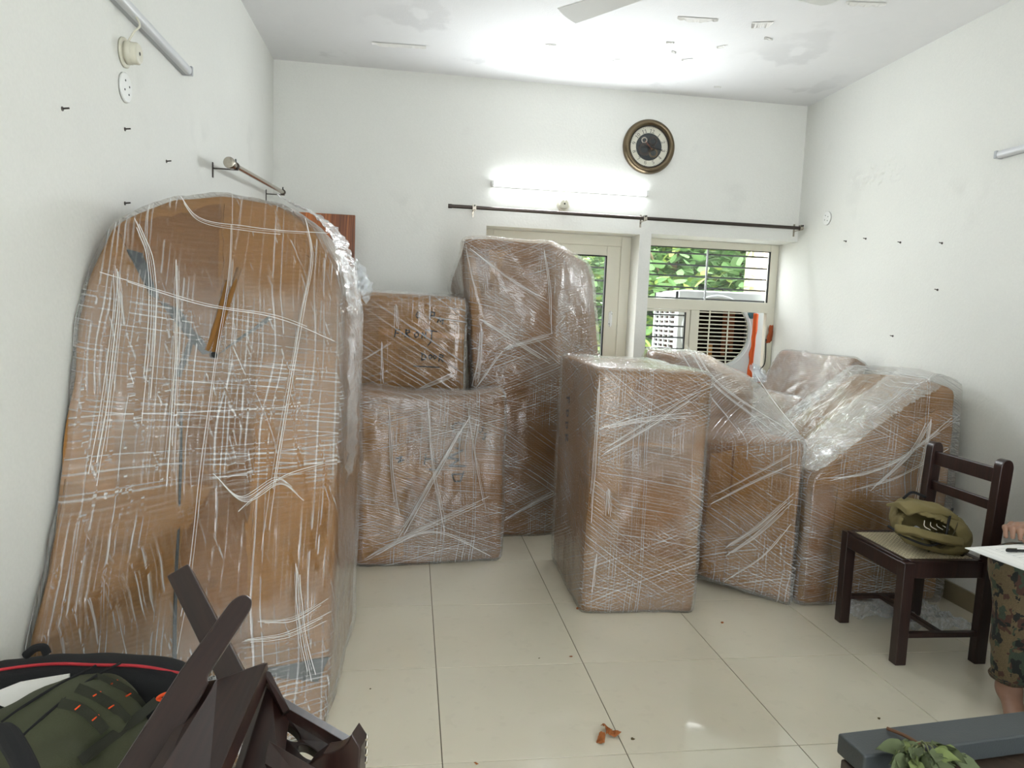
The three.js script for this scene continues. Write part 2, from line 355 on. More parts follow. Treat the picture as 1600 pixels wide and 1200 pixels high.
// ---------- materials ----------
const std = (o) => new THREE.MeshStandardMaterial(o), phys = (o) => new THREE.MeshPhysicalMaterial(o);
const M = {
  wall: std({ map: scaled(wallTex, 0.6), bumpMap: scaled(wallBump, 0.5), bumpScale: 0.004, roughness: 0.75 }),
  ceiling: std({ map: scaled(ceilTex, 0.45), bumpMap: scaled(wallBump, 0.9), bumpScale: 0.004, roughness: 0.9 }),
  flake: std({ color: 0xe9e8e4, roughness: 0.9, side: THREE.DoubleSide }),
  bare: std({ color: 0xb9b7b0, roughness: 1, bumpMap: scaled(wallBump, 3), bumpScale: 0.006 }),
  tile: phys({ map: tileTex, roughness: 1, roughnessMap: tileRough, clearcoat: 0.9, clearcoatRoughness: 0.03 }),
  grout: std({ color: 0x6f6757, roughness: 0.9 }),
  skirting: std({ map: tileTex, color: 0xd8d2c4, roughness: 0.3 }), plinth: std({ map: tileTex, color: 0x9c9484, roughness: 0.3 }),
  card: std({ map: cardTex, bumpMap: cardBump, bumpScale: 0.002, roughness: 0.72, color: 0xf2e6d2 }),
  card2: std({ map: scaled(cardTex, 1.3), bumpMap: cardBump, bumpScale: 0.002, roughness: 0.7, color: 0xd9c6aa }),
  card3: std({ map: scaled(cardTex, 0.8), bumpMap: cardBump, bumpScale: 0.002, roughness: 0.72, color: 0xfff2dc }),
  tape: phys({ color: 0xa5733c, roughness: 0.22, clearcoat: 0.6 }),
  darkSheet: std({ color: 0x3a4347, roughness: 0.9, bumpMap: scaled(clothBump, 8), bumpScale: 0.0006 }),
  filmUp: film(FILM_UPRIGHT, 1.15, 1.0), filmUp2: film(FILM_SLANT, 0.55, 0.6, 1.45), filmSlant: film(FILM_SLANT, 1.2, 1.2), filmSlant2: film(FILM_SLANT, 0.9, 1.5),
  filmFlat: film(FILM_SLANT, 1.4, 2.0, 1.9, 0.16, 0.012), filmThick: film(FILM_SLANT, 1.6, 2.2, 2.3, 0.2, 0.01),
  strand: phys({ color: 0xf6f6f4, transmission: 0.25, thickness: 0, roughness: 0.3, ior: 1.8 }),
  scrap: phys({ color: 0xf4f6f8, transmission: 0.86, thickness: 0, roughness: 0.18, ior: 1.8, side: THREE.DoubleSide }),
  wood: phys({ map: scaled(darkWoodTex, 2.2, 0.8), roughness: 0.36, clearcoat: 0.15, clearcoatRoughness: 0.3, bumpMap: scaled(darkWoodTex, 2.2, 0.8), bumpScale: 0.0008 }),
  doorWood: phys({ map: scaled(doorWoodTex, 2.2, 0.6), roughness: 0.4, clearcoat: 0.3 }),
  plank: std({ map: scaled(plankTex, 1.0, 3), roughness: 0.55 }),
  slate: std({ color: 0x3d4244, roughness: 0.42, bumpMap: scaled(wallBump, 2), bumpScale: 0.002 }),
  cane: std({ color: 0xd9cfae, roughness: 0.6, alphaMap: scaled(caneAlpha, 7), alphaTest: 0.5, side: THREE.DoubleSide }),
  straw: std({ map: scaled(plankTex, 3, 3), color: 0xd8b890, roughness: 1 }), cooler: std({ color: 0xbfc3c4, roughness: 0.5 }), white: std({ color: 0xe8e9e6, roughness: 0.45 }), ivory: std({ color: 0xd6d3c2, roughness: 0.4 }), grey: std({ color: 0xa9abae, roughness: 0.35 }),
  frame: std({ color: 0xd9d6c6, roughness: 0.5, bumpMap: scaled(wallBump, 3), bumpScale: 0.002 }),
  steel: std({ color: 0xb9b2a6, metalness: 1, roughness: 0.25 }), darkSteel: std({ color: 0x4b4440, metalness: 0.9, roughness: 0.3 }), iron: std({ color: 0x2f3436, metalness: 0.4, roughness: 0.5 }),
  bronze: std({ color: 0x6d604c, metalness: 0.85, roughness: 0.32 }),
  black: std({ color: 0x141414, roughness: 0.7 }), dark: std({ color: 0x1d1b19, roughness: 0.9 }), rust: std({ color: 0x7c4526, roughness: 0.9 }), amber: std({ color: 0xc98a45, roughness: 0.7 }),
  orange: std({ color: 0xff5a1e, roughness: 0.6 }), red: std({ color: 0xc4313a, roughness: 0.6 }), orangeCloth: std({ color: 0xc9551f, roughness: 0.85 }), brownCloth: std({ color: 0x9b4a25, roughness: 0.9 }),
  glass: phys({ color: 0xffffff, transmission: 1, thickness: 0, roughness: 0.0, ior: 1.5 }),
  clockGlass: phys({ color: 0xffffff, transmission: 1, thickness: 0, roughness: 0.0, ior: 1.45 }),
  lampOn: std({ color: 0xffffff, emissive: 0xf2fbff, emissiveIntensity: 3.2, roughness: 0.4 }),
  lampOff: std({ color: 0xd2d4d6, roughness: 0.35 }),
  olive: std({ color: 0x41442f, roughness: 0.85, bumpMap: scaled(clothBump, 8), bumpScale: 0.0006 }), oliveDark: std({ color: 0x2c2e22, roughness: 0.9, bumpMap: scaled(clothBump, 8), bumpScale: 0.0006 }),
  khaki: std({ color: 0x796d45, roughness: 0.85, bumpMap: scaled(clothBump, 8), bumpScale: 0.0006 }), khakiDark: std({ color: 0x4d472f, roughness: 0.9 }),
  blackCloth: std({ color: 0x1a1b1d, roughness: 0.9, bumpMap: scaled(clothBump, 8), bumpScale: 0.0006 }), whiteCloth: std({ color: 0xe3e1dc, roughness: 0.8 }), greyCloth: std({ color: 0x8d9296, roughness: 0.8 }),
  camo: std({ map: scaled(camoTex, 4.2, 3.4), roughness: 0.9 }), skin: phys({ color: 0x93705c, roughness: 0.55 }), hair: std({ color: 0x17120f, roughness: 0.6 }), eye: std({ color: 0xe9e6e0, roughness: 0.2 }),
  paper: std({ color: 0xf3f2ee, roughness: 0.8 }),
  leaf: phys({ color: 0x7fa56c, roughness: 0.5, transmission: 0.35, thickness: 0, side: THREE.DoubleSide }), leafYellow: phys({ color: 0xb4c66c, roughness: 0.5, transmission: 0.35, thickness: 0, side: THREE.DoubleSide }),
  leafWilt: std({ color: 0x6d7a45, roughness: 0.7, side: THREE.DoubleSide }), leafDry: std({ color: 0x555f3f, roughness: 0.8, side: THREE.DoubleSide }), stalk: std({ color: 0x6a4a33, roughness: 0.8 }), stalkGreen: std({ color: 0x7d8259, roughness: 0.8 }),
  bark: std({ color: 0x6b5b49, roughness: 1 }), soil: std({ color: 0xb5ad98, roughness: 1 }), plaster: std({ color: 0xe4cdb4, roughness: 0.9 }),
  deadLeaf: std({ color: 0x9a5a2a, roughness: 0.85, side: THREE.DoubleSide }), crumb: std({ color: 0x5d5236, roughness: 1 }),
};

// ---------- the room ----------
const L = -0.954, R = 2.8505, H = 3.0305, BACK = -5.005, OUT = -5.315, REAR = 1.9;
function wallShape(pts, holes, depth) {
  const s = new THREE.Shape(pts.map(([x, y]) => new THREE.Vector2(x, y)));
  for (const h of holes) s.holes.push(new THREE.Path(h.map(([x, y]) => new THREE.Vector2(x, y))));
  return new THREE.ExtrudeGeometry(s, { depth, bevelEnabled: false });
}
{
  // floor of 60 cm tiles over a bed of grout
  const floor = struct('floor', box(L - 0.2, R + 0.2, -0.12, -0.003, OUT, REAR + 0.2), M.grout);
  const X0 = 0.1275, Z0 = -3.274, S = 0.6, gap = 0.0016;
  const cache = {};
  for (let i = -2; i < 5; i++) for (let j = -3; j < 9; j++) {
    const x0 = Math.max(L, X0 + i * S) + gap, x1 = Math.min(R, X0 + (i + 1) * S) - gap, z0 = Math.max(BACK - 0.2, Z0 + j * S) + gap, z1 = Math.min(REAR, Z0 + (j + 1) * S) - gap;
    if (x1 - x0 < 0.03 || z1 - z0 < 0.03) continue;
    const w = x1 - x0, d = z1 - z0, key = w.toFixed(3) + d.toFixed(3) + ((i + 2 * j) & 3);
    if (!cache[key]) {
      const g = boxUV(new RoundedBoxGeometry(w, 0.012, d, 1, 0.0008)), uv = g.attributes.uv, o = ((i + 2 * j) & 3) * 0.27;
      for (let k = 0; k < uv.count; k++) uv.setXY(k, uv.getX(k) + o, uv.getY(k) + o * 1.7);
      cache[key] = g;
    }
    const t = mesh('tile', cache[key], M.tile, floor);
    t.position.set((x0 + x1) / 2, -0.006, (z0 + z1) / 2);
  }
}
struct('ceiling', box(L - 0.2, R + 0.2, H, H + 0.15, OUT, REAR + 0.2), M.ceiling);
struct('wall_left', box(L - 0.2, L, 0, H, OUT, REAR + 0.2), M.wall);
struct('wall_right', box(R, R + 0.2, 0, H, OUT - 0.03, REAR + 0.2), M.wall);
{
  const slabs = [[L, 0.499, 0, H], [0.499, 1.622, 2.03, H], [1.622, 1.709, 0, H], [1.709, R, 0, 0.93], [1.709, R, 2.04, H]].map(([x0, x1, y0, y1]) => box(x0, x1, y0, y1, OUT, BACK));
  struct('wall_back', merge(slabs), M.wall);
}
{
  // behind the camera: a wall with a doorway to the bright open air
  const g = boxUV(wallShape([[L, 0], [0.9, 0], [0.9, 2.1], [2.2, 2.1], [2.2, 0], [R, 0], [R, H], [L, H]], [], 0.2));
  g.translate(0, 0, REAR);
  struct('wall_rear', g, M.wall);
}
struct('baseboard_right', box(R - 0.014, R, 0, 0.1, BACK, REAR, 0.002), M.plinth);
struct('baseboard_left', box(L, L + 0.014, 0, 0.1, BACK, REAR, 0.002), M.plinth);
struct('baseboard_back', box(L + 0.014, 0.499, 0, 0.1, BACK, BACK + 0.014, 0.002), M.plinth);
struct('baseboard_rear', box(L + 0.014, 0.9, 0, 0.1, REAR - 0.014, REAR, 0.002), M.plinth);

{
  // blistered plaster on the right wall below the ceiling
  const wall = scene.getObjectByName('wall_right');
  part('blistered_plaster', sheet([[R, 2.28, -4.5], [R, 2.28, -3.8], [R, 2.5, -3.8], [R, 2.5, -4.5]], [-1, 0, 0], -0.001, (p) => { const m = smooth(0.36, 0.1, Math.hypot(p.z + 4.13, (p.y - 2.38) * 2.6)); return m * 0.02 * Math.max(0, noise(p.z * 14, p.y * 16, 3) + 0.5 * noise(p.z * 38, p.y * 42, 7)); }, { nu: 70, nv: 26, thick: 0.002 }), M.wall, wall);
}
// the balcony door in the window wall: frame, leaves with glass, bolt
{
  const d = new THREE.Group(); d.name = 'door_1'; d.userData.kind = 'structure'; scene.add(d);
  const z0 = -5.26, z1 = -5.2;
  part('door_frame', merge([box(0.499, 0.57, 0, 2.03, z0, z1, 0.003), box(1.545, 1.622, 0, 2.03, z0, z1, 0.003), box(0.57, 1.545, 1.955, 2.03, z0, z1, 0.003)]), M.frame, d);
  const leaf = part('door_leaf', merge([box(0.568, 0.66, 0.02, 1.957, z0 + 0.01, z1 - 0.012, 0.003), box(1.44, 1.547, 0.02, 1.957, z0 + 0.01, z1 - 0.012, 0.003), box(0.66, 1.44, 1.88, 1.957, z0 + 0.01, z1 - 0.012, 0.003), box(0.66, 1.44, 0.02, 0.16, z0 + 0.01, z1 - 0.012, 0.003), box(1.0, 1.08, 0.16, 1.88, z0 + 0.01, z1 - 0.012, 0.003)]), M.frame, d);
  part('gasket', merge([box(1.432, 1.442, 0.16, 1.88, z0 + 0.015, z1 - 0.008), box(0.66, 1.44, 1.876, 1.884, z0 + 0.015, z1 - 0.008)]), M.black, leaf);
  part('pane', box(1.08, 1.435, 0.16, 1.88, -5.237, -5.233), M.glass, leaf);
  part('pane', box(0.66, 1.0, 0.16, 1.88, -5.237, -5.233), M.glass, leaf);
  const bolt = part('tower_bolt', merge([box(1.475, 1.505, 1.36, 1.46, z1 - 0.012, z1 - 0.004, 0.002), rod([1.49, 1.35, z1], [1.49, 1.47, z1], 0.007)]), M.white, leaf);
  part('screw', merge([rod([1.482, 1.372, z1 - 0.004], [1.482, 1.372, z1 + 0.001], 0.004), rod([1.498, 1.448, z1 - 0.004], [1.498, 1.448, z1 + 0.001], 0.004)]), M.iron, bolt);
  for (let k = 0; k < 19; k++) part('grill_bar', box(0.52, 1.6, 0.1 + k * 0.1 - 0.006, 0.1 + k * 0.1 + 0.006, -5.305, -5.293), M.iron, d);
}
// the window: frame, transom, mullion, panes, iron bars, stone sill
{
  const w = new THREE.Group(); w.name = 'window_1'; w.userData.kind = 'structure'; scene.add(w);
  const z0 = -5.312, z1 = -5.262;
  part('window_frame', merge([box(1.709, 1.76, 0.95, 2.04, z0, z1, 0.003), box(2.785, R, 0.95, 2.04, z0, z1, 0.003), box(1.76, 2.785, 1.985, 2.04, z0, z1, 0.003), box(1.76, 2.785, 0.95, 0.985, z0, z1, 0.003)]), M.frame, w);
  part('transom', box(1.76, 2.785, 1.505, 1.585, z0, z1 + 0.004, 0.003), M.frame, w);
  part('mullion', box(2.155, 2.225, 0.985, 1.505, z0, z1, 0.003), M.frame, w);
  part('casement', merge([box(2.118, 2.152, 0.99, 1.503, z0 + 0.01, z1 - 0.01), box(1.763, 1.79, 0.99, 1.503, z0 + 0.01, z1 - 0.01), box(1.79, 2.118, 1.485, 1.503, z0 + 0.01, z1 - 0.01), box(1.79, 2.118, 0.99, 1.02, z0 + 0.01, z1 - 0.01)]), M.frame, w);
  part('gasket', merge([box(1.76, 2.785, 1.979, 1.986, z1 - 0.02, z1 - 0.004), box(2.777, 2.786, 1.585, 1.985, z1 - 0.02, z1 - 0.004), box(2.11, 2.119, 1.02, 1.485, z1 - 0.025, z1 - 0.008)]), M.black, w);
  part('pane', box(1.76, 2.267, 1.585, 1.985, -5.29, -5.286), M.glass, w);
  part('pane', box(2.273, 2.785, 1.585, 1.985, -5.29, -5.286), M.glass, w);
  part('pane', box(1.79, 2.118, 1.02, 1.485, -5.29, -5.286), M.glass, w);
  part('glazing_strip', box(2.264, 2.276, 1.585, 1.985, -5.293, -5.28), M.grey, w);
  for (const y of [1.945, 1.855, 1.768, 1.68, 1.595]) part('grill_bar', box(1.72, 2.84, y - 0.006, y + 0.006, -5.33, -5.318), M.iron, w);
  for (const y of [1.46, 1.372, 1.284, 1.196, 1.108]) part('grill_bar', box(1.72, 2.15, y - 0.006, y + 0.006, -5.33, -5.318), M.iron, w);
  part('window_sill', box(1.709, R, 0.93, 0.952, OUT, -4.99, 0.003), M.skirting, w);
}
// peeling paint on the ceiling: curled flakes hanging by an edge beside the bare plaster
{
  const flakes = [[-0.29, -4.53, 0.33, 0.055, 0.05], [1.36, -3.76, 0.22, 0.06, 0.1], [1.77, -3.735, 0.11, 0.08, 0.3], [1.61, -4.34, 0.07, 0.02, 0.5], [2.01, -4.76, 0.05, 0.018, 0.2], [1.93, -3.9, 0.06, 0.02, -0.3], [2.1, -3.4, 0.2, 0.05, 0.15], [1.73, -4.1, 0.05, 0.03, 0.8], [1.42, -4.1, 0.05, 0.015, 0.2], [1.5, -4.22, 0.04, 0.02, -0.4], [0.74, -4.3, 0.07, 0.012, 0.1], [1.2, -4.45, 0.05, 0.015, 0.6]];
  flakes.forEach(([x, z, w, d, turn], k) => {
    const t = thing('paint_flake', '', 'paint flake', [x, H, z], 'paint flakes on the ceiling');
    const c = Math.cos(turn), s = Math.sin(turn), n = 34, m = 6, edge = (u) => 0.62 + 0.34 * noise(u * 5 + k * 3, k, 0.5) + 0.2 * noise(u * 17, k, 4.5) - 0.45 * Math.pow(Math.abs(u - 0.5) * 2, 4);
    const grid = (drop, back) => {
      const pos = [], idx = [];
      for (let j = 0; j <= m; j++) for (let i = 0; i <= n; i++) {
        const u = i / n, v = j / m, a = u * w, b = -v * d * edge(u), y = drop * Math.pow(v, 1.6) * (0.6 + 0.8 * Math.abs(noise(u * 5, k * 2.1, 2)));
        pos.push(a * c - b * s, -y - back, a * s + b * c);
      }
      for (let j = 0; j < m; j++) for (let i = 0; i < n; i++) { const q = j * (n + 1) + i; idx.push(q, q + 1, q + n + 2, q, q + n + 2, q + n + 1); }
      const g = new THREE.BufferGeometry(); g.setAttribute('position', new THREE.Float32BufferAttribute(pos, 3)); g.setIndex(idx);
      const h = boxUV(g); h.computeVertexNormals(); return h;
    };
    mesh('curled_paint', merge([grid(0.005 + d * 0.08, 0.002), grid(0.005 + d * 0.08, 0.003)]), M.flake, t);
    mesh('bare_plaster', grid(0, 0.0012), M.bare, t);
    t.userData.label = ['long curled paint flake on the ceiling near the left corner', 'wide cracked paint flake with a grey patch near the fan blade', 'short torn paint flake with a deep shadow beside the wide one', 'small paint chip hanging above the wall clock', 'small paint chip on the ceiling near the right corner', 'small cracked chip beside the torn ceiling flake', 'long paint flake at the top right of the ceiling', 'thin slanted paint chip behind the wide ceiling flake', 'tiny flat paint chip in front of the wall clock on the ceiling', 'tiny tilted paint chip on the ceiling left of the slanted one', 'faint thin paint chip on the ceiling in front of the tube lamp', 'small raised paint chip on the ceiling above the tube lamp end'][k];
  });
}

// ---------- lamps ----------
function batten(label, at, along, out, len, on, nits) {
  // along: unit vector of its length, out: unit vector away from the wall
  const t = thing('tube_lamp', label, 'lamp', at);
  const a = A(along), o = A(out), up = V().crossVectors(o, a), base = new THREE.Matrix4().makeBasis(a, up, o);
  const put = (g) => boxUV(g).applyMatrix4(base);
  mesh('housing', put(new RoundedBoxGeometry(len, 0.034, 0.018, 2, 0.003).translate(0, 0, 0.009)), on ? M.white : M.grey, t);
  const D = new THREE.Shape(); D.moveTo(-0.017, 0); D.lineTo(0.017, 0); D.lineTo(0.017, 0.012); D.quadraticCurveTo(0.014, 0.022, 0, 0.022); D.quadraticCurveTo(-0.014, 0.022, -0.017, 0.012); D.closePath();
  const g = new THREE.ExtrudeGeometry(D, { depth: len - 0.03, bevelEnabled: false }).translate(0, 0, -(len - 0.03) / 2);
  g.applyMatrix4(new THREE.Matrix4().makeBasis(V(0, 1, 0), V(0, 0, 1), V(1, 0, 0))).translate(0, 0, 0.018);
  mesh('diffuser', put(g), on ? M.lampOn : M.lampOff, t);
  for (const s of [-1, 1]) mesh('end_cap', put(new RoundedBoxGeometry(0.016, 0.037, 0.042, 2, 0.003).translate(s * (len / 2 - 0.007), 0, 0.021)), on ? M.white : M.grey, t);
  if (on) for (const [d, size, share] of [[o, 0.034, 1], [up, 0.02, 0.09], [up.clone().negate(), 0.02, 0.09]]) {
    const l = new THREE.RectAreaLight(0xf4fbff, nits * share, len - 0.03, size);
    const c = A(at).addScaledVector(o, d === o ? 0.043 : 0.03).addScaledVector(d, d === o ? 0 : 0.0205);
    l.position.copy(c); l.lookAt(c.clone().addScaledVector(d, -1)); l.name = 'tube_light';
    const z = d.clone(), x = a.clone(), y = V().crossVectors(z.clone().negate(), x).negate();
    l.quaternion.setFromRotationMatrix(new THREE.Matrix4().makeBasis(x, V().crossVectors(z.clone().negate(), x), z.clone().negate()));
    scene.add(l);
  }
  return t;
}
batten('glowing white tube lamp on the back wall above the long curtain rod', [1.089, 2.318, BACK], [1, 0, 0], [0, 0, 1], 1.135, true, TUBE_NITS);
batten('unlit grey tube lamp high on the left wall', [L, 2.345, -2.53], [0, 0, -1], [1, 0, 0], 1.2, false);
batten('unlit grey tube lamp on the right wall at the picture edge', [R, 2.286, -2.58], [0, 0, 1], [-1, 0, 0], 1.2, false);
batten('added fill tube lamp on the rear wall left of the doorway behind the camera', [0.15, 2.35, REAR], [-1, 0, 0], [0, 0, -1], 1.2, true, REAR_FILL_NITS);  // unseen batten, added as fill light from behind the camera
batten('added fill tube lamp on the rear wall above the doorway behind the camera', [1.75, 2.35, REAR], [-1, 0, 0], [0, 0, -1], 1.2, true, REAR_FILL_NITS);  // second unseen batten, also added for frontal fill

// ---------- fittings on the walls ----------
function turnOut(o, out) { o.quaternion.setFromUnitVectors(V(0, 0, 1), A(out)); return o; }
function rosette(label, at, out, cap, cord) {
  const t = turnOut(thing('ceiling_rose', label, 'wall fitting', at), out);
  mesh('base_plate', new THREE.LatheGeometry([[0.001, 0], [0.047, 0], [0.047, 0.006], [0.043, 0.009], [0.001, 0.009]].map((p) => new THREE.Vector2(...p)), 36).rotateX(Math.PI / 2), cap ? M.ivory : M.white, t);
  if (cap) {
    mesh('screw_cap', new THREE.LatheGeometry([[0.001, 0.006], [0.036, 0.006], [0.036, 0.024], [0.033, 0.028], [0.034, 0.03], [0.034, 0.044], [0.028, 0.05], [0.006, 0.05], [0.006, 0.046], [0.001, 0.046]].map((p) => new THREE.Vector2(...p)), 36).rotateX(Math.PI / 2), M.ivory, t);
    mesh('cord_hole', new THREE.CylinderGeometry(0.006, 0.006, 0.004, 12).rotateX(Math.PI / 2).translate(0, 0, 0.0485), M.black, t);
  } else {
    for (const [x, y] of [[-0.012, 0.02], [0.015, -0.018], [0.02, 0.008], [-0.018, -0.01]]) mesh('screw_hole', new THREE.CylinderGeometry(0.0035, 0.0035, 0.003, 10).rotateX(Math.PI / 2).translate(x, y, 0.0085), M.iron, t);
  }
  if (cord) mesh('cord', tube(cord, 0.0035, 8), M.ivory, t);
  return t;
}
rosette('ivory lamp holder rose hanging below the tube lamp on the left wall', [-0.954, 2.209, -2.534], [1, 0, 0], true, [[0, 0.03, 0.012], [0, 0.07, 0.035], [0, 0.085, 0.05], [0.02, 0.125, 0.03], [0, 0.13, 0.01]]);
rosette('round white cover plate on the left wall under the lamp holder', [-0.954, 2.099, -2.535], [1, 0, 0], false);
rosette('small round white lamp rose on the back wall under the glowing tube', [1.043, 2.207, -5.005], [0, 0, 1], true, [[0, 0.01, 0.05], [0.02, 0.05, 0.055], [0.035, 0.1, 0.04], [0.04, 0.11, 0.02]]);
rosette('round white cover plate on the right wall beside the curtain rod end', [2.85, 2.169, -4.632], [-1, 0, 0], false);
function hook(label, at, out, group) {
  const t = turnOut(thing('wall_nail', label, 'nail', at, group), out);
  mesh('nail', rod([0, 0, -0.004], [0, 0.003, 0.018], 0.0025, 8), M.darkSteel, t);
  mesh('plug', new THREE.CylinderGeometry(0.006, 0.007, 0.004, 10).rotateX(Math.PI / 2), M.darkSteel, t);
}
const NL = [['nail with a bent tip high on the left wall, farthest left', [-0.954, 1.916, -2.115]], ['nail on the left wall straight below the round cover plate', [-0.954, 1.967, -2.536]], ['nail on the left wall between cover plate and short curtain rod', [-0.954, 1.945, -2.93]], ['lowest nail on the left wall just above the tallest wrapped piece', [-0.954, 1.726, -2.527]]];
for (const [l, p] of NL) hook(l, p, [1, 0, 0], 'nails in the left wall');
const NR = [['first nail from the window in the upper row on the right wall', [2.851, 1.987, -4.393]], ['second nail from the window in the upper row on the right wall', [2.85, 1.983, -4.185]], ['third nail from the window in the upper row on the right wall', [2.85, 1.928, -3.856]], ['last nail of the upper row on the right wall, farthest from the window', [2.85, 1.892, -3.519]], ['lone nail on the right wall below the end of the nail row', [2.85, 1.639, -3.519]], ['low nail on the right wall above the wrapped armchair by the wooden chair', [2.85, 1.374, -3.847]]];
for (const [l, p] of NR) hook(l, p, [-1, 0, 0], 'nails in the right wall');

// curtain rods
{
  const t = thing('curtain_rod', 'long dark metal curtain rod on the back wall above door and window', 'curtain rod', [0.21, 2.13, BACK]);
  part('pole', rod([0.23, 2.135, BACK + 0.1], [2.83, 2.13, BACK + 0.1], 0.0125, 18), M.darkSteel, t);
  for (const x of [0.4, 1.62, 2.815]) {
    const b = part('bracket', merge([box(x - 0.006, x + 0.006, 2.08, 2.17, BACK, BACK + 0.004), box(x - 0.006, x + 0.006, 2.114, 2.12, BACK, BACK + 0.115), box(x - 0.012, x + 0.012, 2.116, 2.152, BACK + 0.086, BACK + 0.09), box(x - 0.012, x + 0.012, 2.116, 2.152, BACK + 0.111, BACK + 0.115)].map((g) => g)), M.steel, t);
    part('screw', rod([x, 2.145, BACK + 0.115], [x, 2.145, BACK + 0.128], 0.005, 8), M.iron, b);
  }
  part('end_cap', rod([0.22, 2.135, BACK + 0.1], [0.245, 2.135, BACK + 0.1], 0.0145, 18), M.darkSteel, t);
}
{
  const x = L + 0.105, t = thing('curtain_rod', 'short metal curtain rod with a round end knob on the left wall', 'curtain rod', [L, 2.13, -4.2]);
  part('pole', rod([x, 2.056, -3.5], [x, 2.14, -4.8], 0.0125, 18), M.steel, t);
  part('finial', new THREE.LatheGeometry([[0.001, 0], [0.022, 0], [0.026, 0.004], [0.026, 0.022], [0.021, 0.026], [0.021, 0.062], [0.015, 0.068], [0.001, 0.068]].map((p) => new THREE.Vector2(...p)), 28).rotateX(-Math.PI / 2).translate(x, 2.052, -3.435), M.steel, t);
  for (const [z, y] of [[-3.56, 2.06], [-4.78, 2.139]]) {
    const b = part('bracket', merge([box(L, L + 0.004, y - 0.06, y + 0.01, z - 0.007, z + 0.007), box(L, x + 0.012, y - 0.02, y - 0.015, z - 0.007, z + 0.007), rod([x, y, z - 0.006], [x, y, z + 0.006], 0.018, 18)].map((g) => boxUV(g))), M.darkSteel, t);
    part('screw', rod([x, y + 0.012, z], [x, y + 0.032, z], 0.004, 8), M.iron, b);
  }
}
// wall clock
{
  const n = 512, cv = document.createElement('canvas'); cv.width = cv.height = n;
  const c = cv.getContext('2d');
  c.fillStyle = '#d9d6c6'; c.fillRect(0, 0, n, n);
  for (let k = 0; k < 500; k++) { const a = rnd(0, 6.283), r = rnd(0.40, 0.5) * n; c.fillStyle = `rgba(90,70,40,${rnd(0.03, 0.2)})`; c.fillRect(n / 2 + Math.cos(a) * r, n / 2 + Math.sin(a) * r, rnd(1, 4), rnd(1, 4)); }
  c.fillStyle = '#1d1b18'; c.textAlign = 'center'; c.textBaseline = 'middle'; c.font = '62px serif';
  for (let h = 1; h <= 12; h++) { const a = h * Math.PI / 6; c.save(); c.translate(n / 2 + Math.sin(a) * n * 0.385, n / 2 - Math.cos(a) * n * 0.385); c.rotate(a > 1.6 && a < 4.7 ? a - Math.PI : a); if (h === 3) c.rotate(Math.PI / 2 - 1.5708 + 1.5708 - 1.5708); c.fillText(String(h), 0, 0); c.restore(); }
  for (let k = 0; k < 60; k++) { const a = k * Math.PI / 30; c.beginPath(); c.arc(n / 2 + Math.sin(a) * n * 0.465, n / 2 - Math.cos(a) * n * 0.465, k % 5 ? 2 : 3.5, 0, 7); c.fill(); }
  const face = new THREE.CanvasTexture(cv); face.colorSpace = THREE.SRGBColorSpace; face.magFilter = THREE.LinearFilter;
  const t = thing('wall_clock', 'round wall clock with bronze rim and dark gear centre on the back wall', 'clock', [1.647, 2.65, BACK]);
  t.rotation.z = -0.17;
  const P = (a) => a.map((p) => new THREE.Vector2(...p));
  mesh('rim', new THREE.LatheGeometry(P([[0.142, 0.012], [0.146, 0.03], [0.152, 0.042], [0.164, 0.05], [0.178, 0.044], [0.188, 0.028], [0.192, 0.012], [0.19, 0], [0.142, 0]]), 72).rotateX(Math.PI / 2), M.bronze, t);
  mesh('inner_ring', new THREE.TorusGeometry(0.1435, 0.003, 8, 72).translate(0, 0, 0.026), M.black, t);
  mesh('dial', new THREE.CircleGeometry(0.145, 64).translate(0, 0, 0.012), std({ map: face, roughness: 0.6 }), t);
  const hub = mesh('gear_plate', new THREE.CylinderGeometry(0.094, 0.096, 0.004, 56).rotateX(Math.PI / 2).translate(0, 0, 0.014), M.iron, t);
  const gear = (x, y, r, teeth, m) => {
    const s = new THREE.Shape(); for (let k = 0; k < teeth * 4; k++) { const a = k / (teeth * 4) * 6.2832, q = k % 4 < 2 ? r : r * 0.87; s[k ? 'lineTo' : 'moveTo'](Math.cos(a) * q, Math.sin(a) * q); }
    const h = new THREE.Path(); h.absarc(0, 0, r * 0.6, 0, 6.2832, true); s.holes.push(h);
    mesh('gear', new THREE.ExtrudeGeometry(s, { depth: 0.004, bevelEnabled: false }).translate(x, y, 0.016), m, hub);
  };
  gear(-0.045, 0.035, 0.024, 12, M.steel); gear(0.02, 0.045, 0.034, 18, M.darkSteel); gear(-0.03, -0.025, 0.048, 24, M.darkSteel); gear(0.04, -0.035, 0.036, 18, M.bronze); gear(0.02, -0.002, 0.028, 16, M.darkSteel);
  mesh('hour_hand', box(-0.004, 0.004, -0.012, 0.062, 0.022, 0.0235).rotateZ(1.9), M.black, t);
  mesh('minute_hand', box(-0.003, 0.003, -0.015, 0.1, 0.0245, 0.026).rotateZ(-1.62), M.black, t);
  mesh('second_hand', box(-0.001, 0.001, -0.03, 0.05, 0.0265, 0.0275).rotateZ(0.9), M.brownCloth, t);
  mesh('glass', new THREE.CircleGeometry(0.1435, 48).translate(0, 0, 0.03), M.clockGlass, t);
}
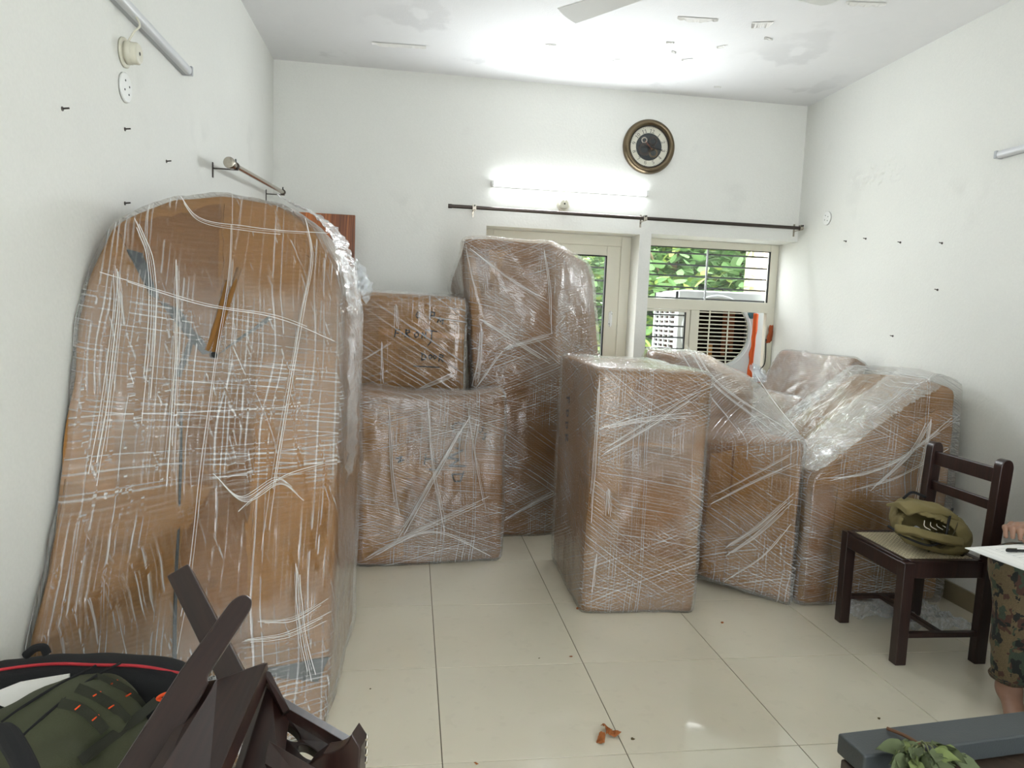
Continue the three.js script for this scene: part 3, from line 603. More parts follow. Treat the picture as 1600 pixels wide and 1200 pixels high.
// ceiling fan: the tip of one blade reaches into the picture
{
  const t = thing('ceiling_fan', 'white ceiling fan whose blade tip shows at the top edge', 'ceiling fan', [1.04, H, -2.69]);
  mesh('canopy', new THREE.LatheGeometry([[0.001, 0], [0.06, 0], [0.055, -0.05], [0.016, -0.06], [0.001, -0.06]].map((p) => new THREE.Vector2(...p)), 28), M.white, t);
  mesh('down_rod', rod([0, -0.05, 0], [0, -0.24, 0], 0.012), M.white, t);
  mesh('motor', new THREE.LatheGeometry([[0.001, -0.22], [0.05, -0.225], [0.1, -0.245], [0.11, -0.28], [0.1, -0.315], [0.05, -0.33], [0.001, -0.33]].map((p) => new THREE.Vector2(...p)), 36), M.white, t);
  for (let k = 0; k < 3; k++) {
    const s = new THREE.Shape(); s.moveTo(0.16, -0.045); s.lineTo(0.63, -0.065); s.quadraticCurveTo(0.645, 0, 0.63, 0.065); s.lineTo(0.16, 0.045); s.closePath();
    const b = mesh('blade', new THREE.ExtrudeGeometry(s, { depth: 0.004, bevelEnabled: true, bevelSize: 0.002, bevelThickness: 0.001, bevelSegments: 1 }).rotateX(-Math.PI / 2).rotateX(0.16), M.white, t);
    b.position.y = -0.3; b.rotation.y = Math.PI - 0.885 + k * 2.0944;
    mesh('blade_arm', box(0.07, 0.2, -0.003, 0.003, -0.018, 0.018, 0.001), M.white, b);
  }
}
// polished wooden door leaf standing open against the back wall, behind the tallest wrapped piece
{
  const t = thing('wooden_door', 'brown polished wooden door leaf against the back wall behind the tallest wrapped piece', 'door', [-0.66, 0, -4.9]);
  t.userData.label = 'brown polished wooden door leaf against the back wall behind the tallest wrapped piece';
  part('leaf', box(-0.93, -0.4, 0.01, 2.035, -4.93, -4.893, 0.003), M.doorWood, t);
}

// ---------- outside the window ----------
struct('ground', box(-8, 14, -0.6, -0.2, -24, OUT - 0.002), M.soil);
{
  // evaporative air cooler standing in front of the lower right opening
  const x0 = 2.115, x1 = 2.98, y0 = 0.62, y1 = 1.655, z0 = -6.0, z1 = -5.42, cx = 2.44, cy = 1.335, r = 0.285;
  const t = thing('air_cooler', 'white evaporative air cooler with a round front grille outside the window', 'air cooler', [2.5, -0.2, -5.7]);
  const s = new THREE.Shape([[x0, y0], [x1, y0], [x1, y1], [x0, y1]].map(([x, y]) => new THREE.Vector2(x, y)));
  const h = new THREE.Path(); h.absarc(cx, cy, r, 0, Math.PI * 2, true); s.holes.push(h);
  const front = new THREE.ExtrudeGeometry(s, { depth: 0.012, bevelEnabled: true, bevelSize: 0.006, bevelThickness: 0.006, bevelSegments: 2, curveSegments: 48 }).translate(0, 0, z1 - 0.012);
  part('front_panel', boxUV(front), M.cooler, t);
  part('outlet_ring', new THREE.TorusGeometry(r + 0.004, 0.014, 10, 64).translate(cx, cy, z1 + 0.008), M.cooler, t);
  part('top', merge([box(x0, x1, y1 - 0.08, y1 - 0.01, z0, z1 - 0.012, 0.01), box(x0 + 0.05, x1 - 0.05, y1 - 0.02, y1 + 0.015, z0 + 0.04, z1 - 0.06, 0.01)]), M.cooler, t);
  part('back_panel', box(x0, x1, y0, y1, z0, z0 + 0.02), M.straw, t);
  part('side_panel', box(x1 - 0.02, x1, y0, y1, z0, z1 - 0.02), M.cooler, t);
  part('bottom_tray', box(x0, x1, y0, y0 + 0.12, z0, z1 - 0.015, 0.01), M.cooler, t);
  // the louvred left side
  const side = part('side_frame', merge([box(x0 - 0.004, x0 + 0.016, y0, y1, z1 - 0.075, z1 - 0.012), box(x0 - 0.004, x0 + 0.016, y0, y1, z0, z0 + 0.035), box(x0 - 0.004, x0 + 0.016, y1 - 0.09, y1, z0, z1), box(x0 - 0.004, x0 + 0.016, y0, y0 + 0.14, z0, z1)]), M.cooler, t);
  for (let k = 0; k < 3; k++) part('louvre_post', box(x0 - 0.003, x0 + 0.014, y0 + 0.13, y1 - 0.09, z0 + 0.13 + k * 0.12, z0 + 0.145 + k * 0.12), M.cooler, side);
  for (let k = 0; k < 20; k++) part('louvre', bar([x0 + 0.004, y0 + 0.165 + k * 0.04, z0 + 0.03], [x0 + 0.004, y0 + 0.165 + k * 0.04, z1 - 0.07], 0.026, 0.004, [0.55, -0.6, 0]), M.cooler, side);
  part('pad', box(x0 + 0.03, x0 + 0.045, y0 + 0.12, y1 - 0.08, z0 + 0.03, z1 - 0.07), M.straw, t);
  // the outlet grille, sixteen blades and three uprights, and the rusty inside
  const grille = part('grille_ring', new THREE.TorusGeometry(r - 0.006, 0.006, 6, 64).translate(cx, cy, z1 - 0.012), M.ivory, t);
  for (let k = -8; k <= 8; k++) { const y = k * 0.032, half = Math.sqrt(Math.max(0, (r - 0.008) ** 2 - y * y)); if (half > 0.04) part('grille_blade', box(cx - half, cx + half, cy + y - 0.0045, cy + y + 0.0045, z1 - 0.02, z1 - 0.004, 0.001), M.ivory, grille); }
  for (const k of [-0.2, -0.06, 0.1]) { const half = Math.sqrt((r - 0.008) ** 2 - k * k); part('grille_upright', box(cx + k - 0.005, cx + k + 0.005, cy - half, cy + half, z1 - 0.003, z1 + 0.003, 0.001), M.ivory, grille); }
  part('motor', rod([cx, cy, -5.9], [cx, cy, -5.78], 0.07, 24), M.straw, t);
  for (let k = 0; k < 5; k++) part('fan_blade', boxUV(new RoundedBoxGeometry(0.09, 0.2, 0.004, 1, 0.001)).rotateY(0.5).translate(0, 0.15, 0).rotateZ(k * 1.2566 + 0.3).translate(cx, cy, -5.75), M.straw, t);
  for (const [x, a, b, m] of [[-0.12, 0.02, 0.25, 0], [0.13, -0.2, 0.24, 1], [0.2, -0.16, 0.2, 1], [-0.14, -0.28, -0.05, 0], [0.02, -0.28, -0.1, 0], [0.17, -0.1, 0.25, 1]]) part('strut', box(cx + x - 0.016, cx + x + 0.016, cy + a, cy + b, -5.56, -5.545, 0.002), m ? M.rust : M.amber, t);
  part('lining', box(x0 + 0.05, x1 - 0.03, y0 + 0.12, y1 - 0.1, z0 + 0.02, z0 + 0.03), M.straw, t);
  part('knob', new THREE.SphereGeometry(0.035, 20, 14).scale(1, 1, 0.6).translate(2.735, 1.49, z1 + 0.012), std({ color: 0x2d5560, roughness: 0.4 }), t);
  for (const [x, z] of [[x0 + 0.05, z0 + 0.06], [x1 - 0.05, z0 + 0.06], [x0 + 0.05, z1 - 0.06], [x1 - 0.05, z1 - 0.06]]) part('leg', box(x - 0.02, x + 0.02, -0.2, y0, z - 0.02, z + 0.02), M.iron, t);
}
{
  // orange cloth tied at the side of the opening, and two brown rags
  const strip = (x, yTop, yBot, w, zz, seed_) => {
    const g = loft([0, 1, 2, 3, 4, 5, 6, 7, 8].map((k) => { const y = yTop + (yBot - yTop) * k / 8, o = 0.012 * noise(k * 0.8, seed_, 1) - 0.02 * (k / 8) ** 2, ww = w * (0.75 + 0.3 * Math.abs(noise(k, seed_, 4))); return [[x + o - ww, y, zz], [x + o, y, zz + 0.01], [x + o + ww, y, zz], [x + o, y, zz - 0.006]]; }), { ds: 0.012, round: 1, dent: (p) => 0.003 * Math.sin(p.x * 320 + 3 * noise(p.y * 6, 0, seed_)) });
    return g;
  };
  const a = mesh('cloth_strip', strip(2.75, 1.5, 0.98, 0.03, -5.37, 2), M.orangeCloth); tag(a, 'long orange cloth strip hanging beside the round cooler grille', 'cloth');
  const b = mesh('cloth_rag', strip(2.825, 1.41, 1.27, 0.03, -5.245, 5), M.brownCloth); tag(b, 'upper brown rag hanging on the right window post', 'cloth');
  const c = mesh('cloth_rag', strip(2.775, 0.99, 0.953, 0.06, -5.22, 8), M.brownCloth); tag(c, 'crumpled brown rag lying on the window sill', 'cloth');
  const d = mesh('power_cable', tube([[2.79, 1.3, -5.25], [2.785, 1.1, -5.24], [2.74, 1.05, -5.22], [2.76, 0.99, -5.18], [2.70, 0.962, -5.1], [2.76, 0.975, -5.08], [2.8, 1.0, -5.06], [2.825, 0.96, -5.03], [2.84, 0.957, -5.01]], 0.0045, 8), M.black); tag(d, 'black power cable looping over the window sill', 'cable');
}
{
  // trees and shrubs of the garden: trunk, branches, leaves (the nearest ones singly)
  const leafShape = (() => {
    const pos = [], idx = [], n = 5;
    for (let i = 0; i <= n; i++) { const t = i / n, w = 0.36 * Math.pow(Math.sin(Math.PI * (0.04 + 0.96 * Math.pow(t, 0.8))), 0.8); pos.push(-w, t, -0.12 * t * t + 0.06 * w, 0, t, -0.12 * t * t, w, t, -0.12 * t * t + 0.06 * w); }
    for (let i = 0; i < n; i++) { const a = i * 3; idx.push(a, a + 1, a + 4, a, a + 4, a + 3, a + 1, a + 2, a + 5, a + 1, a + 5, a + 4); }
    const g = new THREE.BufferGeometry(); g.setAttribute('position', new THREE.Float32BufferAttribute(pos, 3)); g.setIndex(idx); g.computeVertexNormals(); return g;
  })();
  function tree(label, x, z, height, spread, count, single, size) {
    const t = thing('garden_tree', label, 'tree', [x, -0.2, z], 'garden trees outside');
    const trunk = mesh('trunk', tube([[0, 0, 0], [0.05, height * 0.3, 0.03], [-0.04, height * 0.6, 0], [0.03, height, 0.02]], 0.05, 8), M.bark, t);
    const tips = [];
    for (let k = 0; k < 9; k++) {
      const a = k * 2.4 + rnd(0, 0.6), y = height * rnd(0.15, 0.8), r = spread * rnd(0.6, 1), e = [Math.cos(a) * r, y + rnd(0.2, 0.6), Math.sin(a) * r * 0.7];
      mesh('branch', tube([[0, y - 0.15, 0], [e[0] * 0.5, y + 0.12, e[2] * 0.5], e], 0.014, 6), M.bark, t); tips.push([0, y, 0], e, [e[0] * 0.5, y + 0.12, e[2] * 0.5]);
    }
    const stuff = [new THREE.InstancedMesh(leafShape, M.leaf, Math.round(count * 0.8)), new THREE.InstancedMesh(leafShape, M.leafYellow, count - Math.round(count * 0.8))];
    const m = new THREE.Matrix4(), q = new THREE.Quaternion(), e = new THREE.Euler();
    let i = 0;
    const place = () => {
      const c = tips[Math.floor(rnd(0, tips.length))], p = V(c[0] + rnd(-1, 1) * spread * 0.55, Math.max(0.15, c[1] + rnd(-1, 1) * height * 0.26), c[2] + rnd(-0.7, 0.7) * spread * 0.6), s = size * rnd(0.6, 1.3);
      q.setFromEuler(e.set(rnd(-1.9, -0.3), rnd(-3.1, 3.1), rnd(-0.7, 0.7), 'YXZ'));
      return m.compose(p, q, V(s, s, s));
    };
    for (const im of stuff) { for (let k = 0; k < im.count; k++, i++) im.setMatrixAt(k, place()); im.name = 'foliage'; im.userData.kind = 'stuff'; t.add(im); }
    for (let k = 0; k < single; k++) { place(); const l = mesh('leaf', leafShape, rnd() < 0.75 ? M.leaf : M.leafYellow, t); m.decompose(l.position, l.quaternion, l.scale); l.position.z += spread * 0.35; }
    return t;
  }
  tree('leafy green tree outside seen through the balcony door', 1.2, -8.3, 2.9, 1.1, 4300, 110, 0.15);
  tree('broad leaved tree outside behind the left half of the window', 3.0, -7.9, 2.9, 1.0, 4600, 130, 0.16);
  tree('yellow green shrub outside behind the right half of the window', 4.2, -8.6, 3.1, 1.1, 4600, 110, 0.17);
  tree('dense dark green tree far outside between the other trees', 2.2, -10.2, 3.6, 1.8, 6000, 0, 0.18);
  tree('tall distant tree outside at the right of the garden', 5.4, -11.2, 4.0, 2.0, 6000, 0, 0.2);
  const p = thing('gate_pillar', 'pale orange plastered pillar outside at the right window edge', 'pillar', [3.78, -0.2, -7.1]);
  part('shaft', box(3.57, 3.99, -0.2, 2.6, -7.3, -6.9, 0.01), M.plaster, p);
  part('cap', box(3.53, 4.03, 2.6, 2.72, -7.34, -6.86, 0.01), M.plaster, p);
}

// ---------- furniture packed in cardboard and stretch film ----------
const denter = (a, fa, b, fb, s) => (p) => a * noise(p.x * fa + s, p.y * fa, p.z * fa) + b * noise(p.x * fb, p.y * fb + s, p.z * fb);
// fine pleats of the film, finest across the pull
const pleat = (amp, fx, fy, s) => (p) => amp * noise(p.x * fx + s, p.y * fy, p.z * fx) + amp * 0.5 * noise(p.x * fx * 2.3, p.y * fy * 2 + s, p.z * fx * 2.3);
function packed(label, base, rings, o) {
  const t = thing('wrapped_furniture', label, 'wrapped furniture', base);
  const dent = denter(...o.dent);
  part('cardboard', loft(rings, { ds: o.ds ?? 0.03, round: o.round ?? 2, dent }), o.card ?? M.card, t);
  part('stretch_film', loft(o.filmRings ?? rings, { ds: o.fds ?? 0.022, round: o.fround ?? 3, dent, grow: o.grow ?? 0.013, wrinkle: o.pleat ?? pleat(0.004, 22, 5, 3) }), o.film, t);
  return { t, dent };
}
function ribbon(P, Q, lift, amp, mat, parent, name = 'film_band') {
  const ca = new THREE.CatmullRomCurve3(P.map(A), false, 'centripetal'), cb = new THREE.CatmullRomCurve3(Q.map(A), false, 'centripetal');
  const nu = P.length * 14, nv = 8, pos = [], idx = [], a = V(), b = V(), e = V();
  for (let i = 0; i <= nu; i++) for (let j = 0; j <= nv; j++) {
    const u = i / nu; ca.getPoint(u, a); cb.getPoint(u, b);
    ca.getTangent(u, e); const n = V().crossVectors(e, b.clone().sub(a)).normalize(), p = a.clone().lerp(b, j / nv);
    n.multiplyScalar(lift.dot(n) < 0 ? -1 : 1);
    p.addScaledVector(n, lift.length() + amp * noise(u * nu * 0.9, j * 0.35, 2) + amp * 0.6 * noise(u * nu * 2, j * 0.8, 5)); pos.push(p.x, p.y, p.z);
  }
  for (let i = 0; i < nu; i++) for (let j = 0; j < nv; j++) { const k = i * (nv + 1) + j; idx.push(k, k + 1, k + nv + 2, k, k + nv + 2, k + nv + 1); }
  const g = new THREE.BufferGeometry(); g.setAttribute('position', new THREE.Float32BufferAttribute(pos, 3)); g.setIndex(idx); g.computeVertexNormals();
  return part(name, boxUV(g), mat, parent);
}
// pulled threads of film: each line is a bundle of fine threads of uneven width that wander a little
const strands = (t, lists, r = 0.0011) => lists.forEach((l, k) => {
  const n = 2 + (k * 5) % 4, c = new THREE.CatmullRomCurve3(l.map(A), false, 'centripetal'), side = V().crossVectors(c.getTangent(0.5), V(0.2, 0.1, 1)).normalize();
  for (let j = 0; j < n; j++) {
    const off = (j - (n - 1) / 2) * 0.006, a = 0.03 * ((j * 3 + k) % 4), b = 1 - 0.05 * ((j * 2 + k) % 5), pts = [];
    for (let i = 0; i <= 16; i++) { const u = a + (b - a) * i / 16, p = c.getPoint(u).addScaledVector(side, off * (0.6 + 0.8 * u) + 0.003 * noise(u * 5, j * 3, k)); pts.push(p.toArray()); }
    part('film_strand', tube(pts, r * (0.5 + 0.7 * ((j * 7 + k) % 3) / 2), 5, false, 28), M.strand, t);
  }
});

// strokes of a felt pen, drawn flat
const GLYPH = { F: [[[0, 1], [0.05, 0]], [[0, 0.05], [0.6, 0]], [[0, 0.5], [0.45, 0.46]]], R: [[[0, 1], [0.05, 0]], [[0, 0.05], [0.5, 0.05], [0.55, 0.3], [0.05, 0.5], [0.6, 1]]], O: [[[0.3, 0.25], [0, 0.6], [0.2, 1], [0.55, 0.8], [0.55, 0.4], [0.3, 0.25]]], N: [[[0, 1], [0.05, 0.2], [0.5, 0.9], [0.5, 0.1]]], T: [[[0, 0], [1.1, 0.1]], [[0.6, 0.05], [0.62, 1.1], [0.35, 1.5]]], D: [[[0.05, 0], [0, 1], [0.5, 0.8], [0.55, 0.3], [-0.1, 0]]], G: [[[0.6, 0.1], [0.2, 0], [0, 0.6], [0.3, 1], [0.6, 0.8], [0.6, 0.5], [0.3, 0.5]]], P: [[[0, 1.1], [0.05, 0]], [[0, 0.05], [0.55, 0.1], [0.5, 0.5], [0.05, 0.55]]], M: [[[0, 1], [0.1, 0.1], [0.4, 0.8], [0.7, 0.1], [0.8, 1]]], C: [[[0.7, 0.1], [0.2, 0], [0, 0.5], [0.2, 1], [0.7, 0.9]]], W: [[[0, 0], [0.2, 1], [0.45, 0.3], [0.65, 1], [0.9, 0]]], S: [[[0.5, 0.05], [0.1, 0.15], [0.45, 0.55], [0.35, 0.95], [0, 0.9]]], _: [[[0, 1], [3.4, 1.05]]], 1: [[[0.1, 0], [0.1, 1]]] };
function writing(text, w, h) {
  const cv = document.createElement('canvas'); cv.width = w; cv.height = h;
  const c = cv.getContext('2d'); c.clearRect(0, 0, w, h); c.strokeStyle = '#0d0a09'; c.lineCap = 'round'; c.lineJoin = 'round';
  for (const [ch, x, y, size, turn = 0, thick = 3] of text) {
    c.save(); c.translate(x * w, y * h); c.rotate(turn); c.lineWidth = thick * 2.5;
    for (const s of GLYPH[ch]) { c.beginPath(); s.forEach(([a, b], k) => c[k ? 'lineTo' : 'moveTo'](a * size, b * size)); c.stroke(); }
    c.restore();
  }
  const t = new THREE.CanvasTexture(cv); t.colorSpace = THREE.SRGBColorSpace; t.magFilter = THREE.LinearFilter;
  return std({ map: t, transparent: true, roughness: 0.8 });
}

// 1. the tall round-topped piece leaning in the left corner
{
  const front = [[-0.92, 0.003, -1.76], [-0.935, 0.523, -1.838], [-0.935, 0.711, -1.938], [-0.934, 0.947, -2.032], [-0.937, 1.168, -2.1], [-0.942, 1.337, -2.149], [-0.926, 1.475, -2.205], [-0.896, 1.624, -2.276], [-0.858, 1.662, -2.319], [-0.768, 1.74, -2.416], [-0.65, 1.777, -2.524], [-0.496, 1.774, -2.648], [-0.377, 1.711, -2.725], [-0.304, 1.58, -2.744], [-0.273, 1.413, -2.717], [-0.26, 1.13, -2.639], [-0.252, 0.684, -2.507], [-0.257, 0.271, -2.374], [-0.26, 0.003, -2.29]].map(([x, y, z]) => [Math.max(x, -0.935), y, z]);
  const back = front.map(([x, y, z], k) => [Math.min(-0.235, x + (k > 12 ? 0.02 : 0)), Math.max(0.003, y * 0.985), k === 0 ? -2.75 : k === 18 ? -3.1 : z - 0.74]);
  const { t, dent } = packed('tallest wrapped piece with a rounded top, leaning in the left corner', [-0.6, 0, -2.5], [front, front.map((p, k) => [p[0] * 0.4 + back[k][0] * 0.6, p[1], p[2] * 0.4 + back[k][2] * 0.6]), back], { dent: [0.016, 2.6, 0.005, 9, 4], film: M.filmUp, card: M.card, grow: 0.013, round: 1, fround: 2, pleat: pleat(0.005, 20, 6, 9) });
  const N = [0.614, 0.235, 0.754];
  const card = (q, m, lift = 0.006, o = {}) => part('cardboard_sheet', sheet(q, N, lift, dent, { edge: 0.012, ...o }), m, t);
  card([[-0.889, 1.621, -2.28], [-0.647, 1.742, -2.515], [-0.632, 1.262, -2.377], [-0.788, 1.409, -2.296]], M.card2, 0.006);
  card([[-0.639, 1.748, -2.523], [-0.404, 1.711, -2.703], [-0.323, 1.317, -2.646], [-0.617, 1.272, -2.393]], M.card, 0.005);
  card([[-0.937, 1.274, -2.133], [-0.857, 1.311, -2.21], [-0.805, 0.463, -1.988], [-0.937, 0.504, -1.893]], M.card3, 0.005, { wave: 0.004 });
  card([[-0.52, 1.229, -2.458], [-0.285, 1.258, -2.659], [-0.269, 0.275, -2.366], [-0.483, 0.326, -2.207]], M.card3, 0.005);
  card([[-0.69, 1.077, -2.273], [-0.525, 1.083, -2.409], [-0.49, 0.301, -2.194], [-0.655, 0.348, -2.074]], M.card2, 0.004);
  card([[-0.573, 0.264, -2.114], [-0.336, 0.177, -2.281], [-0.277, 0.029, -2.283], [-0.562, 0.088, -2.069]], M.card3, 0.006);
  const dark = (q) => part('dark_sheet', sheet(q, N, 0.009, dent, { edge: 0.004, nu: 8, nv: 8, thick: 0.008 }), M.darkSheet, t);  // dark sheets laid over the slits and seam, dark fabric at the bottom tear
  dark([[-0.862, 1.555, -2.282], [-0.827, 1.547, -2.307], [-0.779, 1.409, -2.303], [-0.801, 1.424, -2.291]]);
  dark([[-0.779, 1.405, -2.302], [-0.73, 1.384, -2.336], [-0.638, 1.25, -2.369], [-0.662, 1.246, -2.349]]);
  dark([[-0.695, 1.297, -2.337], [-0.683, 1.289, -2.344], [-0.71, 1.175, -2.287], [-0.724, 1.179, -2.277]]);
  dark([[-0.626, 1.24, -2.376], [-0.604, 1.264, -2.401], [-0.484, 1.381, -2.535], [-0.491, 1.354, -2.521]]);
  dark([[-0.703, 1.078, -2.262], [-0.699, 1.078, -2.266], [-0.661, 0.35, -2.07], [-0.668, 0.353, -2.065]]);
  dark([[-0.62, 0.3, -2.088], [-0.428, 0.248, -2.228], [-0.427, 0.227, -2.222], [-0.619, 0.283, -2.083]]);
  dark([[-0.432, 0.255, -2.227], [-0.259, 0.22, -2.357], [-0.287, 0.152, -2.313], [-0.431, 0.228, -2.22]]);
  for (const q of [[[-0.583, 1.528, -2.492], [-0.611, 1.378, -2.422], [-0.635, 1.251, -2.363]], [[-0.611, 1.483, -2.455], [-0.628, 1.357, -2.402], [-0.649, 1.255, -2.353]]]) part('cardboard_roll', tube(q, 0.009, 10), M.card3, t);
  part('knob', new THREE.SphereGeometry(0.012, 18, 12), M.black, t).position.add(A([-0.631, 1.242, -2.362]));
  strands(t, [[[-0.614, 1.785, -2.523], [-0.6, 1.532, -2.442], [-0.615, 1.24, -2.337], [-0.627, 0.965, -2.242], [-0.637, 0.599, -2.121], [-0.654, 0.396, -2.05]], [[-0.397, 1.729, -2.675], [-0.368, 1.602, -2.651], [-0.39, 1.369, -2.56], [-0.431, 0.938, -2.393], [-0.456, 0.623, -2.277]], [[-0.838, 1.655, -2.292], [-0.798, 1.552, -2.288], [-0.778, 1.416, -2.261], [-0.769, 0.985, -2.132]], [[-0.864, 1.506, -2.222], [-0.853, 1.412, -2.199], [-0.851, 1.101, -2.104], [-0.859, 0.895, -2.033]], [[-0.897, 1.484, -2.188], [-0.675, 1.409, -2.341], [-0.451, 1.367, -2.51], [-0.251, 1.278, -2.646]], [[-0.742, 1.745, -2.398], [-0.695, 1.68, -2.41], [-0.559, 1.664, -2.515], [-0.319, 1.676, -2.716]], [[-0.732, 1.539, -2.337], [-0.712, 1.242, -2.259], [-0.703, 0.866, -2.149]], [[-0.601, 0.885, -2.24], [-0.519, 0.793, -2.276], [-0.425, 0.831, -2.365], [-0.36, 0.769, -2.4]], [[-0.529, 0.756, -2.258], [-0.422, 0.838, -2.37], [-0.24, 0.868, -2.528]], [[-0.459, 0.416, -2.21], [-0.361, 0.392, -2.28], [-0.251, 0.425, -2.382]], [[-0.497, 0.374, -2.165], [-0.377, 0.349, -2.254], [-0.252, 0.365, -2.362]], [[-0.362, 0.559, -2.333], [-0.338, 0.355, -2.287], [-0.3, 0.182, -2.266]]]);
  // the thick white band of film round the right shoulder and edge
  ribbon([[-0.503, 1.782, -2.618], [-0.37, 1.72, -2.707], [-0.294, 1.589, -2.728], [-0.261, 1.418, -2.702], [-0.246, 1.135, -2.626], [-0.241, 0.776, -2.518]], [[-0.44, 1.79, -3.0], [-0.33, 1.72, -3.05], [-0.262, 1.59, -3.05], [-0.232, 1.42, -3.02], [-0.23, 1.13, -2.95], [-0.232, 0.8, -2.8]], V(0.018, 0.004, 0), 0.012, M.filmThick, t);
  for (let k = 0; k < 3; k++) part('film_tail', sheet([[-0.25, 1.61, -2.797], [-0.21, 1.577, -2.82], [-0.212, 1.514, -2.798], [-0.238, 1.487, -2.769]].map(([x, y, z], i) => [x + 0.01 + 0.012 * k, y - 0.03 * k, z - 0.12 - 0.02 * k]), [1, 0.2, 0.6], 0.01, (p) => 0.02 * noise(p.x * 30, p.y * 30 + k, 3), { nu: 12, nv: 12, thick: 0.002 }), M.scrap, t);
}
// 2. cabinet with FRONT DOOR written on it
{
  const x0 = -0.36, x1 = 0.308, zf = -4.25, zb = -4.64;
  const bottom = [[x0, 0.003, zf], [x1, 0.003, zf], [x1 + 0.03, 0.003, zb], [x0, 0.003, zb]], top = [[x0, 1.495, zf], [x1 + 0.006, 1.488, zf], [x1 + 0.035, 1.515, zb], [x0, 1.53, zb]];
  const { t, dent } = packed('wrapped cabinet with pen writing FRONT DOOR, behind the lower flat box', [0, 0, -4.5], [bottom, top], { dent: [0.006, 3, 0.002, 12, 11], film: M.filmUp2, card: M.card3, grow: 0.016, round: 1 });
  const z = zf, n = [0, 0, 1];
  part('cardboard_sheet', sheet([[-0.3, 1.49, z], [-0.2, 1.485, z], [-0.19, 0.4, z], [-0.3, 0.4, z]], n, 0.004, dent, { edge: 0.004 }), M.card, t);
  part('cardboard_sheet', sheet([[-0.08, 1.2, z], [0.3, 1.2, z], [0.3, 0.5, z], [-0.08, 0.5, z]], n, 0.004, dent, { edge: 0.006 }), M.card, t);
  part('paper_tape', sheet([[-0.2, 1.30, z], [0.31, 1.285, z], [0.31, 1.25, z], [-0.2, 1.265, z]], n, 0.006, dent, { nv: 3 }), M.tape, t);
  part('pen_writing', sheet([[-0.13, 1.46, z], [0.25, 1.46, z], [0.25, 1.02, z], [-0.13, 1.02, z]], n, 0.0105, dent, { one: true, nu: 20, nv: 20 }), writing([['G', 0.40, 0.12, 50, 0.15, 3], ['P', 0.62, 0.11, 62, 0.1, 4], ['M', 0.76, 0.17, 52, 0.3, 4], ['F', 0.08, 0.37, 60, 0.1, 4], ['1', 0.19, 0.42, 6, 0, 5], ['R', 0.24, 0.37, 58, 0.05, 4], ['O', 0.38, 0.37, 58, 0.1, 4], ['N', 0.50, 0.38, 56, 0.1, 4], ['T', 0.55, 0.36, 82, 0.05, 4], ['D', 0.50, 0.68, 58, 0, 4], ['O', 0.61, 0.68, 44, 0, 4], ['O', 0.68, 0.68, 44, 0, 4], ['R', 0.78, 0.69, 56, 0.1, 4], ['_', 0.38, 0.76, 60, 0, 4]], 512, 590), t);
  strands(t, [[[-0.3, 1.1, z + 0.018], [-0.15, 1.2, z + 0.02], [-0.12, 1.22, z + 0.02]], [[-0.18, 1.22, z + 0.019], [-0.17, 0.96, z + 0.02]], [[0.0, 0.92, z + 0.018], [0.28, 1.05, z + 0.018]], [[-0.1, 1.45, z + 0.018], [-0.09, 1.3, z + 0.02]]]);
}
// 3. the flat box standing in front of it
{
  const f = (dz) => [[-0.279, 0.003, -3.785 + dz], [0.539, 0.003, -3.879 + dz], [0.525, 0.985, -3.86 + dz], [0.33, 0.957, -3.845 + dz], [0.0, 0.955, -3.81 + dz], [-0.275, 0.99, -3.78 + dz]];
  const { t, dent } = packed('wrapped flat box with a sagging top edge and sideways pen letters', [0.13, 0, -3.9], [f(0), f(-0.27)], { dent: [0.01, 2.8, 0.003, 10, 21], film: M.filmSlant2, card: M.card2, grow: 0.013 });
  const n = [0.114, 0, 0.993], P = (u, v, k = 0) => [-0.279 + u * 0.81, v, -3.785 - u * 0.09 + k];
  part('cardboard_sheet', sheet([P(0.04, 0.93), P(0.33, 0.9), P(0.32, 0.05), P(0.05, 0.04)], n, 0.005, dent, { edge: 0.006 }), M.card3, t);
  part('cardboard_sheet', sheet([P(0.34, 0.9), P(0.86, 0.9), P(0.86, 0.50), P(0.34, 0.50)], n, 0.004, dent, { edge: 0.005 }), M.card3, t);
  part('pen_writing', sheet([P(0.25, 0.85), P(0.9, 0.85), P(0.9, 0.35), P(0.25, 0.35)], n, 0.0125, dent, { one: true, nu: 20, nv: 20 }), writing([['C', 0.70, 0.08, 62, 1.5, 3], ['S', 0.64, 0.26, 50, 0.2, 3], ['W', 0.70, 0.40, 82, 1.35, 4], ['D', 0.72, 0.66, 64, 1.5, 3], ['S', 0.90, 0.12, 34, 0.6, 3], ['S', 0.92, 0.2, 30, 0.2, 3], ['T', 0.3, 0.55, 40, -1.5, 3], ['1', 0.36, 0.62, 44, -1.5, 3], ['N', 0.08, 0.45, 36, 1.2, 3]], 512, 400), t);
  strands(t, [[P(0.72, 0.93, 0.03), P(0.80, 0.6, 0.034), P(0.88, 0.3, 0.034)], [P(0.75, 0.85, 0.03), P(0.5, 0.5, 0.036), P(0.3, 0.2, 0.034)], [P(0.72, 0.82, 0.03), P(0.5, 0.48, 0.036), P(0.26, 0.12, 0.034)], [P(0.06, 0.06, 0.03), P(0.45, 0.22, 0.036), P(0.9, 0.38, 0.03)], [P(0.07, 0.05, 0.03), P(0.5, 0.2, 0.036), P(0.97, 0.03, 0.03)], [P(0.2, 0.9, 0.03), P(0.24, 0.5, 0.034), P(0.28, 0.3, 0.034)], [P(0.46, 0.93, 0.03), P(0.5, 0.6, 0.036), P(0.6, 0.2, 0.034)]]);
}
